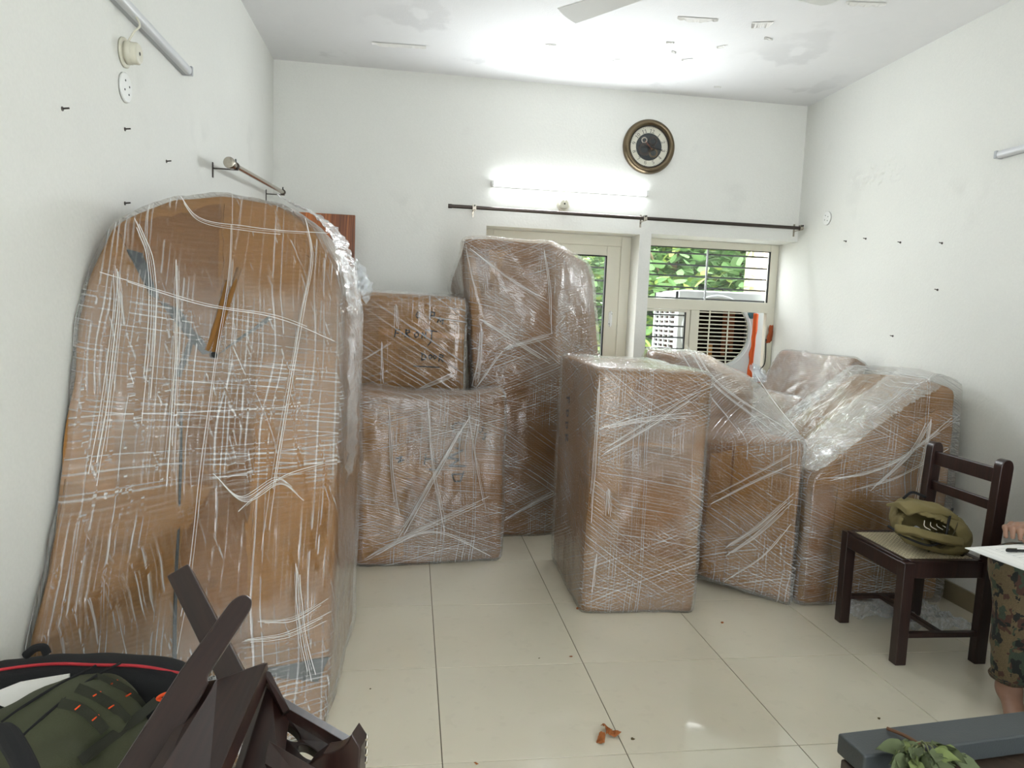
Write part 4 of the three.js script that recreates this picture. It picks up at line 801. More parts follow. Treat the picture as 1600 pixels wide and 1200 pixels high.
// 4. the tall piece before the balcony door
{
  const b = [[0.36, 0.003, -4.30], [0.93, 0.003, -4.36], [1.30, 0.003, -4.86], [0.41, 0.003, -4.88]], m1 = [[0.37, 0.95, -4.31], [0.895, 0.95, -4.36], [1.36, 1.0, -4.87], [0.4, 0.95, -4.88]];
  const m2 = [[0.355, 1.37, -4.32], [0.868, 1.45, -4.36], [1.285, 1.5, -4.87], [0.36, 1.36, -4.89]], m3 = [[0.30, 1.80, -4.33], [0.835, 1.80, -4.35], [1.255, 1.70, -4.86], [0.24, 1.56, -4.88]], top = [[0.297, 1.868, -4.34], [0.84, 1.872, -4.36], [1.2, 1.80, -4.82], [0.30, 1.72, -4.82]];
  const { t, dent } = packed('tall wrapped piece with a square top in front of the balcony door', [0.7, 0, -4.6], [b, m1, m2, m3, top], { dent: [0.016, 3, 0.005, 9, 31], film: M.filmSlant, card: M.card2, grow: 0.02, fround: 4, pleat: pleat(0.005, 18, 9, 5) });
  const n = [0.1, 0, 0.995], P = (x, y, k = 0) => [x, y, -4.33 - (x - 0.36) * 0.08 + k];
  part('cardboard_sheet', sheet([P(0.45, 1.8), P(0.8, 1.8), P(0.82, 1.18), P(0.5, 1.22)], n, 0.006, dent, { edge: 0.008 }), M.card3, t);
  part('cardboard_sheet', sheet([P(0.5, 1.16), P(0.86, 1.17), P(0.9, 0.6), P(0.5, 0.6)], n, 0.006, dent, { edge: 0.008 }), M.card, t);
  part('cardboard_sheet', sheet([P(0.31, 1.78), P(0.36, 1.78), P(0.47, 1.2), P(0.38, 1.2)], n, 0.01, dent, { edge: 0.004 }), M.card3, t);
  part('paper_tape', sheet([P(0.5, 1.19), P(0.86, 1.2), P(0.86, 1.16), P(0.5, 1.15)], n, 0.009, dent, { nv: 3 }), M.tape, t);
  strands(t, [[P(0.30, 1.83, 0.03), P(0.36, 1.6, 0.04), P(0.44, 1.35, 0.04)], [P(0.33, 1.8, 0.03), P(0.6, 1.62, 0.04), P(0.84, 1.5, 0.03)], [P(0.4, 1.38, 0.04), P(0.6, 1.27, 0.042), P(0.9, 1.1, 0.03)], [P(0.56, 1.2, 0.04), P(0.72, 1.25, 0.042), P(0.88, 1.3, 0.03)], [P(0.40, 0.95, 0.03), P(0.56, 1.2, 0.04)], [P(0.79, 1.83, 0.03), P(0.84, 1.6, 0.03), P(0.86, 1.3, 0.03)], [P(0.6, 0.1, 0.03), P(0.8, 0.22, 0.04), P(0.93, 0.28, 0.03)], [P(0.42, 1.34, 0.04), P(0.41, 1.1, 0.05), P(0.39, 0.96, 0.03)]]);
}
// 5. the upright carton in the middle
{
  const b = [[0.838, 0.003, -3.155], [1.386, 0.003, -3.128], [1.38, 0.003, -3.92], [0.85, 0.003, -3.93]], m = [[0.842, 0.55, -3.15], [1.396, 0.55, -3.13], [1.372, 0.55, -3.92], [0.848, 0.55, -3.925]], top = [[0.857, 1.178, -3.14], [1.412, 1.158, -3.14], [1.358, 1.182, -3.92], [0.85, 1.194, -3.92]];
  const { t, dent } = packed('upright wrapped carton standing alone in the middle of the floor', [1.1, 0, -3.5], [b, m, top], { dent: [0.008, 3, 0.0025, 12, 41], film: M.filmSlant, card: M.card, grow: 0.014, round: 1, fround: 2 });
  const n = [-0.02, 0, 1], P = (x, y, k = 0) => [x, y, -3.152 + (x - 0.84) * 0.04 + k];
  part('cardboard_sheet', sheet([P(0.99, 1.14), P(1.35, 1.13), P(1.34, 0.83), P(0.98, 0.84)], n, 0.004, dent, { edge: 0.004 }), M.card2, t);
  part('cardboard_sheet', sheet([P(1.0, 0.82), P(1.33, 0.81), P(1.33, 0.28), P(1.0, 0.29)], n, 0.004, dent, { edge: 0.004 }), M.card2, t);
  part('paper_tape', sheet([P(0.86, 0.115), P(1.12, 0.11), P(1.12, 0.055), P(0.86, 0.06)], n, 0.005, dent, { nv: 3 }), M.card3, t);
  const s = [-1, 0, 0], Q = (z, y, k = 0) => [0.846 - k, y, z];
  part('cardboard_sheet', sheet([Q(-3.16, 0.8), Q(-3.36, 0.8), Q(-3.36, 0.02), Q(-3.16, 0.02)], s, 0.006, dent, { edge: 0.006 }), M.card3, t);
  part('pen_writing', sheet([Q(-3.75, 1.0), Q(-3.5, 1.0), Q(-3.5, 0.7), Q(-3.75, 0.7)], s, 0.0095, dent, { one: true, nu: 8, nv: 16 }), writing([['F', 0.5, 0.05, 60, 1.4, 5], ['D', 0.52, 0.28, 56, 1.4, 5], ['D', 0.5, 0.5, 56, 1.4, 5], ['R', 0.52, 0.72, 60, 1.4, 5]], 256, 320), t);
  strands(t, [[P(0.88, 0.79, 0.02), P(1.1, 0.94, 0.021), P(1.38, 1.12, 0.02)], [P(0.9, 0.78, 0.02), P(1.12, 0.92, 0.021), P(1.37, 1.09, 0.02)], [P(0.87, 0.9, 0.02), P(1.1, 0.95, 0.02), P(1.36, 0.98, 0.02)], [P(0.93, 0.62, 0.02), P(0.94, 0.48, 0.02)], [P(0.89, 0.3, 0.02), P(0.88, 0.1, 0.02)], [P(0.86, 1.15, 0.015), P(0.858, 0.8, 0.02), P(0.85, 0.45, 0.015)]]);
}
// 6. the armchair with its back to the window
{
  const fr = (p, y) => [p[0], y, p[1]];
  const a = [1.555, -3.47], b = [1.93, -3.175], c = [1.945, -3.5], d = [1.6, -3.78];
  const rings = [[a, b, 0.78, 0.845], [d, c, 0.80, 0.82], [[1.5, -4.02], [1.955, -3.85], 0.93, 0.86], [[1.44, -4.12], [2.1, -4.06], 1.21, 1.07], [[1.45, -4.22], [2.1, -4.15], 1.25, 1.09], [[1.47, -4.4], [2.1, -4.33], 1.16, 1.0]].map(([l, r, yl, yr], k) => [fr(l, k ? 0.003 : 0.055), fr(r, 0.003), fr(r, yr), fr([l[0] * 0.5 + r[0] * 0.5, l[1] * 0.5 + r[1] * 0.5], (yl + yr) / 2 + (k > 2 ? 0.05 : -0.01)), fr(l, yl)]);
  const big = [rings[0], rings[0].map((p, i) => (i > 1 ? [p[0] * 0.6 + rings[3][i][0] * 0.4, p[1] * 0.62 + rings[3][i][1] * 0.38, p[2] * 0.6 + rings[3][i][2] * 0.4] : [p[0] * 0.6 + rings[3][i][0] * 0.4, 0.003, p[2] * 0.6 + rings[3][i][2] * 0.4])), rings[3], rings[4], rings[5]];
  const { t, dent } = packed('wrapped armchair with a high back, between the middle carton and the window', [1.8, 0, -3.8], rings, { dent: [0.012, 3.2, 0.004, 10, 51], film: M.filmSlant, card: M.card2, filmRings: big, grow: 0.015, round: 2, fround: 3, pleat: pleat(0.005, 20, 8, 6) });
  const n = [-0.618, 0, 0.786], P = (u, y, k = 0) => [1.555 + u * 0.375 - 0.618 * k, y, -3.47 + u * 0.295 + 0.786 * k];
  part('cardboard_sheet', sheet([P(0.05, 0.72), P(0.28, 0.76), P(0.28, 0.06), P(0.05, 0.1)], n, 0.007, dent, { edge: 0.006, wave: 0.006 }), M.card3, t);
  part('cardboard_sheet', sheet([P(0.3, 0.78), P(0.97, 0.82), P(0.97, 0.04), P(0.3, 0.05)], n, 0.004, dent, { edge: 0.004 }), M.card, t);
  strands(t, [[P(0.1, 0.5, 0.03), P(0.5, 0.64, 0.034), P(0.95, 0.8, 0.03)], [P(0.1, 0.46, 0.03), P(0.5, 0.6, 0.034), P(0.95, 0.74, 0.03)], [P(0.3, 0.2, 0.03), P(0.6, 0.34, 0.034), P(0.95, 0.55, 0.03)], [P(0.28, 0.24, 0.03), P(0.6, 0.38, 0.034), P(0.95, 0.58, 0.03)], [P(0.3, 0.06, 0.03), P(0.7, 0.25, 0.034), P(0.96, 0.45, 0.03)], [[1.7, 1.25, -4.08], [1.75, 1.08, -3.85], [1.9, 0.88, -3.3]], [[1.66, 1.27, -4.09], [1.72, 1.08, -3.86], [1.85, 0.87, -3.35]], [[2.1, 1.1, -4.04], [2.05, 0.97, -3.7], [1.95, 0.87, -3.25]], [[1.6, 1.26, -4.09], [1.66, 1.06, -3.85], [1.7, 0.85, -3.4]]]);
  for (let k = 0; k < 2; k++) part('film_tail', sheet([[2.06, 1.16, -4.08], [2.14, 1.12, -4.06], [2.15, 1.05, -4.05], [2.08, 1.05, -4.06]], [0.2, 0.4, 1], 0.02 + 0.02 * k, (p) => 0.025 * noise(p.x * 28, p.y * 28 + k * 4, 3), { nu: 12, nv: 12, thick: 0.002 }), M.scrap, t);
}
// 7. the armchair by the right wall
{
  const prof = (z, s, top) => [[1.985, 0.003, z], [2.76, 0.003, z], [2.775, 1.15 * top, z - s], [2.64, 1.175 * top, z - s], [2.3, 0.90 * top, z - s * 0.5], [2.0, 0.635, z]];
  const filmP = (z, s, top) => [[1.975, 0.003, z], [2.775, 0.003, z], [2.79, 1.17 * top, z - s], [2.64, 1.2 * top, z - s], [2.3, 0.945 * top, z - s * 0.5], [1.98, 0.665, z]];
  const { t, dent } = packed('wrapped armchair with a sloping film cover beside the right wall', [2.4, 0, -3.6], [prof(-3.195, 0.02, 0.98), prof(-3.42, 0, 1), prof(-3.9, 0, 0.97)], { dent: [0.012, 3, 0.004, 10, 61], film: M.filmSlant2, card: M.card, filmRings: [filmP(-3.185, 0.02, 0.99), filmP(-3.42, 0, 1), filmP(-3.92, 0, 0.98)], grow: 0.018, fround: 3, pleat: pleat(0.006, 16, 7, 2) });
  const n = [0, 0, 1], P = (x, y, k = 0) => [x, y, -3.195 + k];
  part('cardboard_sheet', sheet([P(2.0, 0.62), P(2.12, 0.63), P(2.12, 0.03), P(2.0, 0.03)], n, 0.005, dent, { edge: 0.004 }), M.card2, t);
  part('cardboard_sheet', sheet([P(2.13, 0.63), P(2.5, 0.68), P(2.5, 0.03), P(2.13, 0.03)], n, 0.006, dent, { edge: 0.006 }), M.card, t);
  part('cardboard_sheet', sheet([P(2.14, 0.72), P(2.66, 1.02), P(2.72, 0.93), P(2.3, 0.66)], n, 0.002, dent, { edge: 0.006 }), M.card3, t);
  strands(t, [[P(2.02, 0.66, 0.03), P(2.3, 0.7, 0.036), P(2.74, 0.96, 0.03)], [P(2.08, 0.65, 0.03), P(2.4, 0.74, 0.036), P(2.75, 1.0, 0.03)], [P(2.3, 0.6, 0.03), P(2.5, 0.8, 0.034), P(2.6, 0.98, 0.03)], [P(2.6, 0.98, 0.03), P(2.58, 0.8, 0.036), P(2.56, 0.5, 0.03)], [P(2.2, 0.6, 0.03), P(2.45, 0.68, 0.036), P(2.74, 0.84, 0.03)]]);
  ribbon([P(2.02, 0.68, 0.03), P(2.3, 0.90, 0.03), P(2.5, 1.04, 0.025), P(2.66, 1.12, 0.02)], [[2.0, 0.66, -3.5], [2.3, 0.93, -3.5], [2.5, 1.08, -3.5], [2.66, 1.2, -3.5]], V(-0.006, 0.016, 0), 0.012, M.filmThick, t);
}
// 8 and 9. two flat packages leaning on the right wall by the window
{
  const lean = (x0, y0, x1, y1, za, zb, th) => { const dx = x1 - x0, dy = y1 - y0, l = Math.hypot(dx, dy), nx = -dy / l * th, ny = dx / l * th; return [za, zb].map((z) => [[x0, y0, z], [x1, y1, z], [x1 + nx, y1 + ny, z], [x0 + nx, y0 + ny, z]]); };
  const p = packed('wrapped flat package leaning on the right wall below the nail row', [2.5, 0, -4.4], lean(2.26, 0.01, 2.83, 1.19, -4.93, -4.02, 0.10), { dent: [0.008, 4, 0.003, 12, 71], film: M.filmFlat, card: M.card2, grow: 0.01, round: 1, fround: 2, pleat: pleat(0.006, 9, 20, 4) });
  part('torn_flap', bar([2.72, 1.15, -4.1], [2.78, 1.05, -4.1], 0.06, 0.006, [0, 0, 1]), M.tape, p.t);
  const q = packed('smaller wrapped package with torn cardboard flaps leaning in front of the larger one', [2.3, 0, -4.5], lean(2.155, 0.01, 2.475, 0.95, -4.68, -4.06, 0.05), { dent: [0.008, 4, 0.003, 12, 81], film: M.filmFlat, card: M.card2, grow: 0.01, round: 1, fround: 2, pleat: pleat(0.005, 24, 24, 7) });
  for (let k = 0; k < 5; k++) part('torn_flap', bar([2.44 - k * 0.02, 0.82 + 0.015 * k, -4.03 + 0.004 * k], [2.56 - k * 0.03, 1.0 - 0.012 * k, -4.0 + 0.006 * k], 0.04, 0.005, [0.4, -0.3, 0.9]), k % 2 ? M.rust : M.wood, q.t);
}

// ---------- wooden chair with a cane seat ----------
function woodenChair(label, at, turn = 0) {
  // seat opens towards -x, back at +x; origin on the floor under the middle of the seat
  const t = thing('wooden_chair', label, 'chair', at);
  const leg = (x, z, h, top) => mesh('leg', boxUV(new RoundedBoxGeometry(0.05, h, 0.046, 2, 0.004)).translate(x, h / 2, z), M.wood, t);
  leg(-0.185, -0.205, 0.445); leg(-0.185, 0.205, 0.445);
  for (const z of [-0.205, 0.205]) {
    const s = new THREE.Shape(); s.moveTo(0.16, 0); s.lineTo(0.206, 0); s.lineTo(0.212, 0.45); s.lineTo(0.238, 0.85); s.quadraticCurveTo(0.236, 0.885, 0.214, 0.885); s.quadraticCurveTo(0.186, 0.885, 0.185, 0.85); s.lineTo(0.165, 0.45); s.closePath();
    const g = new THREE.ExtrudeGeometry(s, { depth: 0.036, bevelEnabled: true, bevelSize: 0.003, bevelThickness: 0.003, bevelSegments: 2 }).translate(0, 0, z - 0.018);
    const l = mesh('leg', boxUV(g), M.wood, t); l.userData.label = 'rear leg running up into the back post';
  }
  mesh('front_rail', box(-0.205, -0.175, 0.375, 0.44, -0.185, 0.185, 0.003), M.wood, t);
  mesh('rear_rail', box(0.175, 0.2, 0.385, 0.44, -0.19, 0.19, 0.003), M.wood, t);
  for (const z of [-0.212, 0.188]) mesh('side_rail', box(-0.165, 0.17, 0.375, 0.442, z, z + 0.024, 0.003), M.wood, t);
  const seat = mesh('seat_frame', merge([box(-0.2, -0.172, 0.44, 0.452, -0.2, 0.2, 0.003), box(0.14, 0.166, 0.44, 0.452, -0.2, 0.2, 0.003), box(-0.172, 0.14, 0.44, 0.452, -0.212, -0.185, 0.003), box(-0.172, 0.14, 0.44, 0.452, 0.185, 0.212, 0.003)]), M.wood, t);
  mesh('cane_seat', sheet([[-0.175, 0.45, -0.188], [0.143, 0.45, -0.188], [0.143, 0.45, 0.188], [-0.175, 0.45, 0.188]], [0, 1, 0], 0, (p) => -0.006 * smooth(0.16, 0.02, Math.hypot(p.x, p.z)), { thick: 0.0025 }), M.cane, seat);
  { const g = seat.children[0].geometry, p = g.attributes.position, uv = g.attributes.uv; for (let k = 0; k < p.count; k++) uv.setXY(k, p.getX(k), p.getZ(k)); }
  for (const z of [-0.205, 0.205]) mesh('stretcher', box(-0.165, 0.165, 0.115, 0.137, z - 0.013, z + 0.013, 0.003), M.wood, t);
  mesh('stretcher', box(-0.013, 0.013, 0.118, 0.138, -0.195, 0.195, 0.003), M.wood, t);
  mesh('back_rail', box(0.2, 0.222, 0.78, 0.845, -0.19, 0.19, 0.004), M.wood, t);
  mesh('back_rail', box(0.194, 0.212, 0.66, 0.705, -0.19, 0.19, 0.004), M.wood, t);
  t.rotation.y = turn;
  return t;
}
woodenChair('dark brown wooden chair with a cane seat, holding the small open bag', [2.268, 0, -2.787], -0.03);
const chair2 = woodenChair('dark wooden chair on which the person in camouflage trousers sits', [2.56, 0, -2.13], 0);

// ---------- small olive bag lying open on the chair ----------
{
  const t = thing('canvas_bag', 'small khaki canvas bag lying open on the cane seat of the chair', 'bag', [2.28, 0.452, -2.75]);
  const turn = new THREE.Matrix4().makeRotationFromEuler(new THREE.Euler(0.25, -0.35, -0.22));
  const outer = roundBox([2.30, 0.545, -2.745], [0.155, 0.085, 0.125], 0.08, turn), hollow = roundBox([2.24, 0.56, -2.69], [0.105, 0.05, 0.11], 0.045, turn);
  const bump = (x, y, z) => 0.009 * noise(x * 14, y * 14, z * 14) + 0.004 * noise(x * 40, y * 40, z * 40);
  const f = (x, y, z) => Math.max(Math.max(outer(x, y, z) + bump(x, y, z), -(hollow(x, y, z) + bump(z, x, y))), 0.456 - y);
  part('body', skin(f, [2.08, 0.43, -2.95], [2.52, 0.70, -2.55], 0.007), M.khaki, t);
  const eye = [0, 1.4075, 0], solid = (x, y, z) => Math.max(outer(x, y, z) + bump(x, y, z), 0.456 - y);
  const drape = (pts, lift) => pts.map((p) => { const q = land(solid, eye, p), d = V(...eye).sub(q).normalize().multiplyScalar(lift); return q.add(d).toArray(); });
  part('zip', tube(drape([[1.91, 0.626, -2.5], [2.006, 0.573, -2.5], [2.109, 0.545, -2.5], [2.163, 0.572, -2.5], [2.176, 0.644, -2.5], [2.187, 0.697, -2.5]], 0.002), 0.0055, 8), M.black, t);
  part('seam', tube(drape([[2.097, 0.519, -2.5], [2.18, 0.55, -2.5], [2.213, 0.617, -2.5], [2.213, 0.668, -2.5]], 0.001), 0.0025, 6), M.khakiDark, t);
  part('top_flap', loft([[2.13, 0], [2.2, 0.012], [2.3, 0.0], [2.38, -0.03]].map(([x, dy]) => [[x, 0.642 + dy, -2.68], [x, 0.66 + dy, -2.74], [x, 0.63 + dy, -2.82], [x, 0.618 + dy, -2.82], [x, 0.64 + dy, -2.745], [x, 0.615 + dy, -2.675]]), { ds: 0.012, round: 1, dent: (p) => 0.008 * noise(p.x * 18, p.y * 18, p.z * 18) }), M.khaki, t);
  part('lower_lip', loft([[2.11, 0.02, -2.72], [2.15, 0.03, -2.645], [2.24, 0.01, -2.605], [2.34, -0.005, -2.6]].map(([x, dy, z]) => [[x - 0.01, 0.52 + dy, z + 0.02], [x, 0.548 + dy, z - 0.005], [x + 0.02, 0.53 + dy, z - 0.03], [x + 0.01, 0.5 + dy, z - 0.01]]), { ds: 0.01, round: 1, dent: (p) => 0.006 * noise(p.x * 22, p.y * 22, p.z * 22) }), M.khaki, t);
  for (let k = 0; k < 9; k++) {
    const c = [2.17 + 0.018 * k, 0.548 - 0.004 * k + rnd(-0.012, 0.012), -2.68 + rnd(-0.04, 0.03)], r = rnd(0.014, 0.026), g = skin((x, y, z) => Math.hypot(x - c[0], y - c[1], z - c[2]) - r + 0.012 * noise(x * 60, y * 60, z * 60 + k), c.map((q) => q - 0.045), c.map((q) => q + 0.045), 0.006);
    part('crumpled_content', g, k % 3 ? M.khakiDark : M.greyCloth, t);
  }
  part('strap', tube([[2.38, 0.58, -2.84], [2.46, 0.54, -2.78], [2.47, 0.49, -2.72], [2.42, 0.468, -2.66], [2.36, 0.462, -2.62]], 0.009, 8), M.khakiDark, t);
  part('grab_loop', tube([[2.2, 0.66, -2.8], [2.25, 0.685, -2.81], [2.31, 0.665, -2.8]], 0.006, 8), M.blackCloth, t);
  for (let k = 0; k < 4; k++) part('drawstring', tube([[2.2 + 0.03 * k, 0.60 - 0.008 * k, -2.66], [2.19 + 0.03 * k, 0.58, -2.645], [2.215 + 0.03 * k, 0.565, -2.64]], 0.0018, 6), M.ivory, t);
}

// ---------- the person at the right edge ----------
{
  const t = thing('person', 'seated person in camouflage trousers holding a clipboard at the right edge', 'person', [2.6, 0, -2.15]);
  const hip = [[2.66, 0.53, -2.24], [2.66, 0.53, -2.05]], knee = [[2.225, 0.56, -2.205], [2.27, 0.56, -1.86]], ankle = [[2.235, 0.095, -2.20], [2.28, 0.095, -1.87]], toe = [[2.15, 0.03, -2.06], [2.14, 0.03, -1.76]];
  const sh = [[2.67, 1.0, -2.33], [2.67, 1.0, -1.96]], elbow = [[2.52, 0.74, -2.37], [2.5, 0.74, -1.86]], wrist = [[2.315, 0.705, -2.225], [2.24, 0.73, -1.82]];
  const parts = [];
  for (const k of [0, 1]) {
    parts.push(capsule(hip[k], knee[k], 0.085, 0.06), capsule(knee[k], ankle[k], 0.058, 0.036), capsule(ankle[k], toe[k], 0.036, 0.026), capsule([ankle[k][0] + 0.03, 0.03, ankle[k][2]], toe[k], 0.03, 0.03), capsule(sh[k], elbow[k], 0.05, 0.038), capsule(elbow[k], wrist[k], 0.038, 0.026));
  }
  parts.push(capsule([2.67, 0.56, -2.145], [2.69, 0.78, -2.145], 0.13, 0.12), capsule([2.69, 0.8, -2.145], [2.68, 0.96, -2.145], 0.125, 0.12), capsule([2.68, 0.99, -2.26], [2.68, 0.99, -2.03], 0.06, 0.06), capsule([2.68, 1.0, -2.145], [2.655, 1.12, -2.145], 0.055, 0.05));
  const body = (x, y, z) => { let d = 9; for (const p of parts) d = sMin(d, p(x, y, z), 0.035); return d; };
  const head = [2.64, 1.225, -2.145];
  const headF = (x, y, z) => {
    let d = Math.hypot((x - head[0] - 0.01) / 0.098, (y - head[1]) / 0.118, (z - head[2]) / 0.077) * 0.09 - 0.09;
    d = sMin(d, capsule([2.585, 1.165, -2.145], [2.6, 1.14, -2.145], 0.045, 0.035)(x, y, z), 0.03);
    d = sMin(d, capsule([2.548, 1.245, -2.145], [2.528, 1.205, -2.145], 0.008, 0.014)(x, y, z), 0.012);
    for (const s of [-1, 1]) { d = Math.max(d, -(Math.hypot(x - 2.543, y - 1.24, z - head[2] - s * 0.032) - 0.013)); d = sMin(d, Math.hypot((x - 2.65) / 1.6, (y - 1.22) / 2.2, z - head[2] - s * 0.08) - 0.012, 0.01); }
    d = sMin(d, capsule([2.545, 1.165, -2.163], [2.545, 1.165, -2.127], 0.007, 0.007)(x, y, z), 0.006);
    return d;
  };
  // the far hand closes over the upper edge of the board: palm behind, four fingers bent over, thumb in front of them
  const hand = [], H0 = wrist[0], wr = (a, b, ra, rb) => hand.push(capsule(a, b, ra, rb));
  const kn = [[2.205, 0.712, -2.235], [2.208, 0.716, -2.213], [2.215, 0.715, -2.192], [2.225, 0.711, -2.173]];
  kn.forEach((k, i) => {
    wr([H0[0] - 0.012, H0[1], H0[2] + 0.006 * (i - 1.5)], k, 0.017, 0.0115);
    const mid = [k[0] - 0.034 + 0.004 * i, k[1] - 0.006, k[2] + 0.010], tip = [mid[0] - 0.008, mid[1] - 0.03, mid[2] + 0.014];
    wr(k, mid, 0.0105, 0.009); wr(mid, tip, 0.009, 0.0075);
  });
  wr([H0[0] - 0.02, H0[1] - 0.006, H0[2] + 0.02], [2.245, 0.692, -2.15], 0.016, 0.012); wr([2.245, 0.692, -2.15], [2.205, 0.683, -2.142], 0.011, 0.009); wr([2.205, 0.683, -2.142], [2.182, 0.676, -2.15], 0.009, 0.0075);
  const handF = (x, y, z) => { let d = 9; for (const p of hand) d = sMin(d, p(x, y, z), 0.009); return d; };
  const hand2 = [], W1 = wrist[1];
  [0, 1, 2, 3].forEach((i) => { const k = [W1[0] - 0.075, W1[1] - 0.005, W1[2] - 0.02 + 0.019 * i], m = [k[0] - 0.03, k[1] - 0.022, k[2] - 0.004]; hand2.push(capsule([W1[0] - 0.01, W1[1], W1[2] + 0.006 * (i - 1.5)], k, 0.018, 0.0115), capsule(k, m, 0.0105, 0.009), capsule(m, [m[0] + 0.004, m[1] - 0.026, m[2]], 0.009, 0.0075)); });
  hand2.push(capsule([W1[0] - 0.02, W1[1] - 0.01, W1[2] - 0.02], [W1[0] - 0.06, W1[1] - 0.02, W1[2] - 0.05], 0.016, 0.011), capsule([W1[0] - 0.06, W1[1] - 0.02, W1[2] - 0.05], [W1[0] - 0.09, W1[1] - 0.035, W1[2] - 0.045], 0.011, 0.0085));
  const hand2F = (x, y, z) => { let d = 9; for (const p of hand2) d = sMin(d, p(x, y, z), 0.009); return d; };
  const P3 = (c, r, cell, f) => skin(f, c.map((q) => q - r), c.map((q) => q + r), cell);
  part('body', merge([skin(body, [2.0, -0.01, -2.52], [2.86, 1.18, -1.76], 0.013), P3(head, 0.14, 0.004, headF), P3([2.23, 0.7, -2.195], 0.11, 0.003, handF), P3([2.16, 0.715, -1.82], 0.11, 0.004, hand2F)]), M.skin, t);
  const crease = (x, y, z) => 0.006 * noise(x * 12, y * 9, z * 12) + 0.008 * noise(x * 9 + y * 12, y * 6, z * 16) + 0.003 * noise(x * 34, y * 26, z * 34);
  const legs = [0, 1].map((k) => { const u = capsule(hip[k], knee[k], 0.108, 0.084), l = capsule([knee[k][0], knee[k][1] + 0.005, knee[k][2]], [ankle[k][0], 0.15, ankle[k][2]], 0.082, 0.064); return (x, y, z) => sMin(u(x, y, z), l(x, y, z), 0.04); });
  const seatF = capsule([2.66, 0.56, -2.2], [2.66, 0.56, -2.09], 0.13, 0.13);
  part('trousers', skin((x, y, z) => Math.max(sMin(sMin(legs[0](x, y, z), legs[1](x, y, z), 0.01), seatF(x, y, z), 0.04) + crease(x, y, z), 0.128 + 0.006 * noise(x * 30, 1, z * 30) - y, y - 0.66), [2.02, 0.1, -2.48], [2.86, 0.7, -1.7], 0.01), M.camo, t);
  part('ankle_cuff', new THREE.TorusGeometry(0.058, 0.011, 8, 28).rotateX(Math.PI / 2).translate(2.235, 0.142, -2.2), M.camo, t);
  const torso = [capsule([2.67, 0.62, -2.145], [2.69, 0.78, -2.145], 0.145, 0.135), capsule([2.69, 0.8, -2.145], [2.68, 0.95, -2.145], 0.14, 0.132), capsule([2.68, 0.985, -2.27], [2.68, 0.985, -2.02], 0.075, 0.075), capsule(sh[0], elbow[0], 0.066, 0.055), capsule(sh[1], elbow[1], 0.066, 0.055)];
  part('shirt', skin((x, y, z) => { let d = 9; for (const p of torso) d = sMin(d, p(x, y, z), 0.04); return Math.max(d + crease(x, y, z) * 0.6, 0.56 - y, y - 1.06); }, [2.4, 0.5, -2.5], [2.86, 1.1, -1.74], 0.012), M.olive, t);
  part('hair', skin((x, y, z) => Math.max(headF(x, y, z) - 0.006 + 0.003 * noise(x * 80, y * 80, z * 80), 1.25 - y + (x < 2.6 ? (2.6 - x) * 0.9 : -(x - 2.6) * 0.8)), head.map((q) => q - 0.14), head.map((q) => q + 0.14), 0.005), M.hair, t);
  for (const s of [-1, 1]) { const e = part('eye', new THREE.SphereGeometry(0.0115, 16, 12).translate(2.552, 1.24, head[2] + s * 0.032), M.eye, t); part('iris', new THREE.SphereGeometry(0.0055, 12, 8).translate(2.5435, 1.24, head[2] + s * 0.032), M.hair, e); }
}
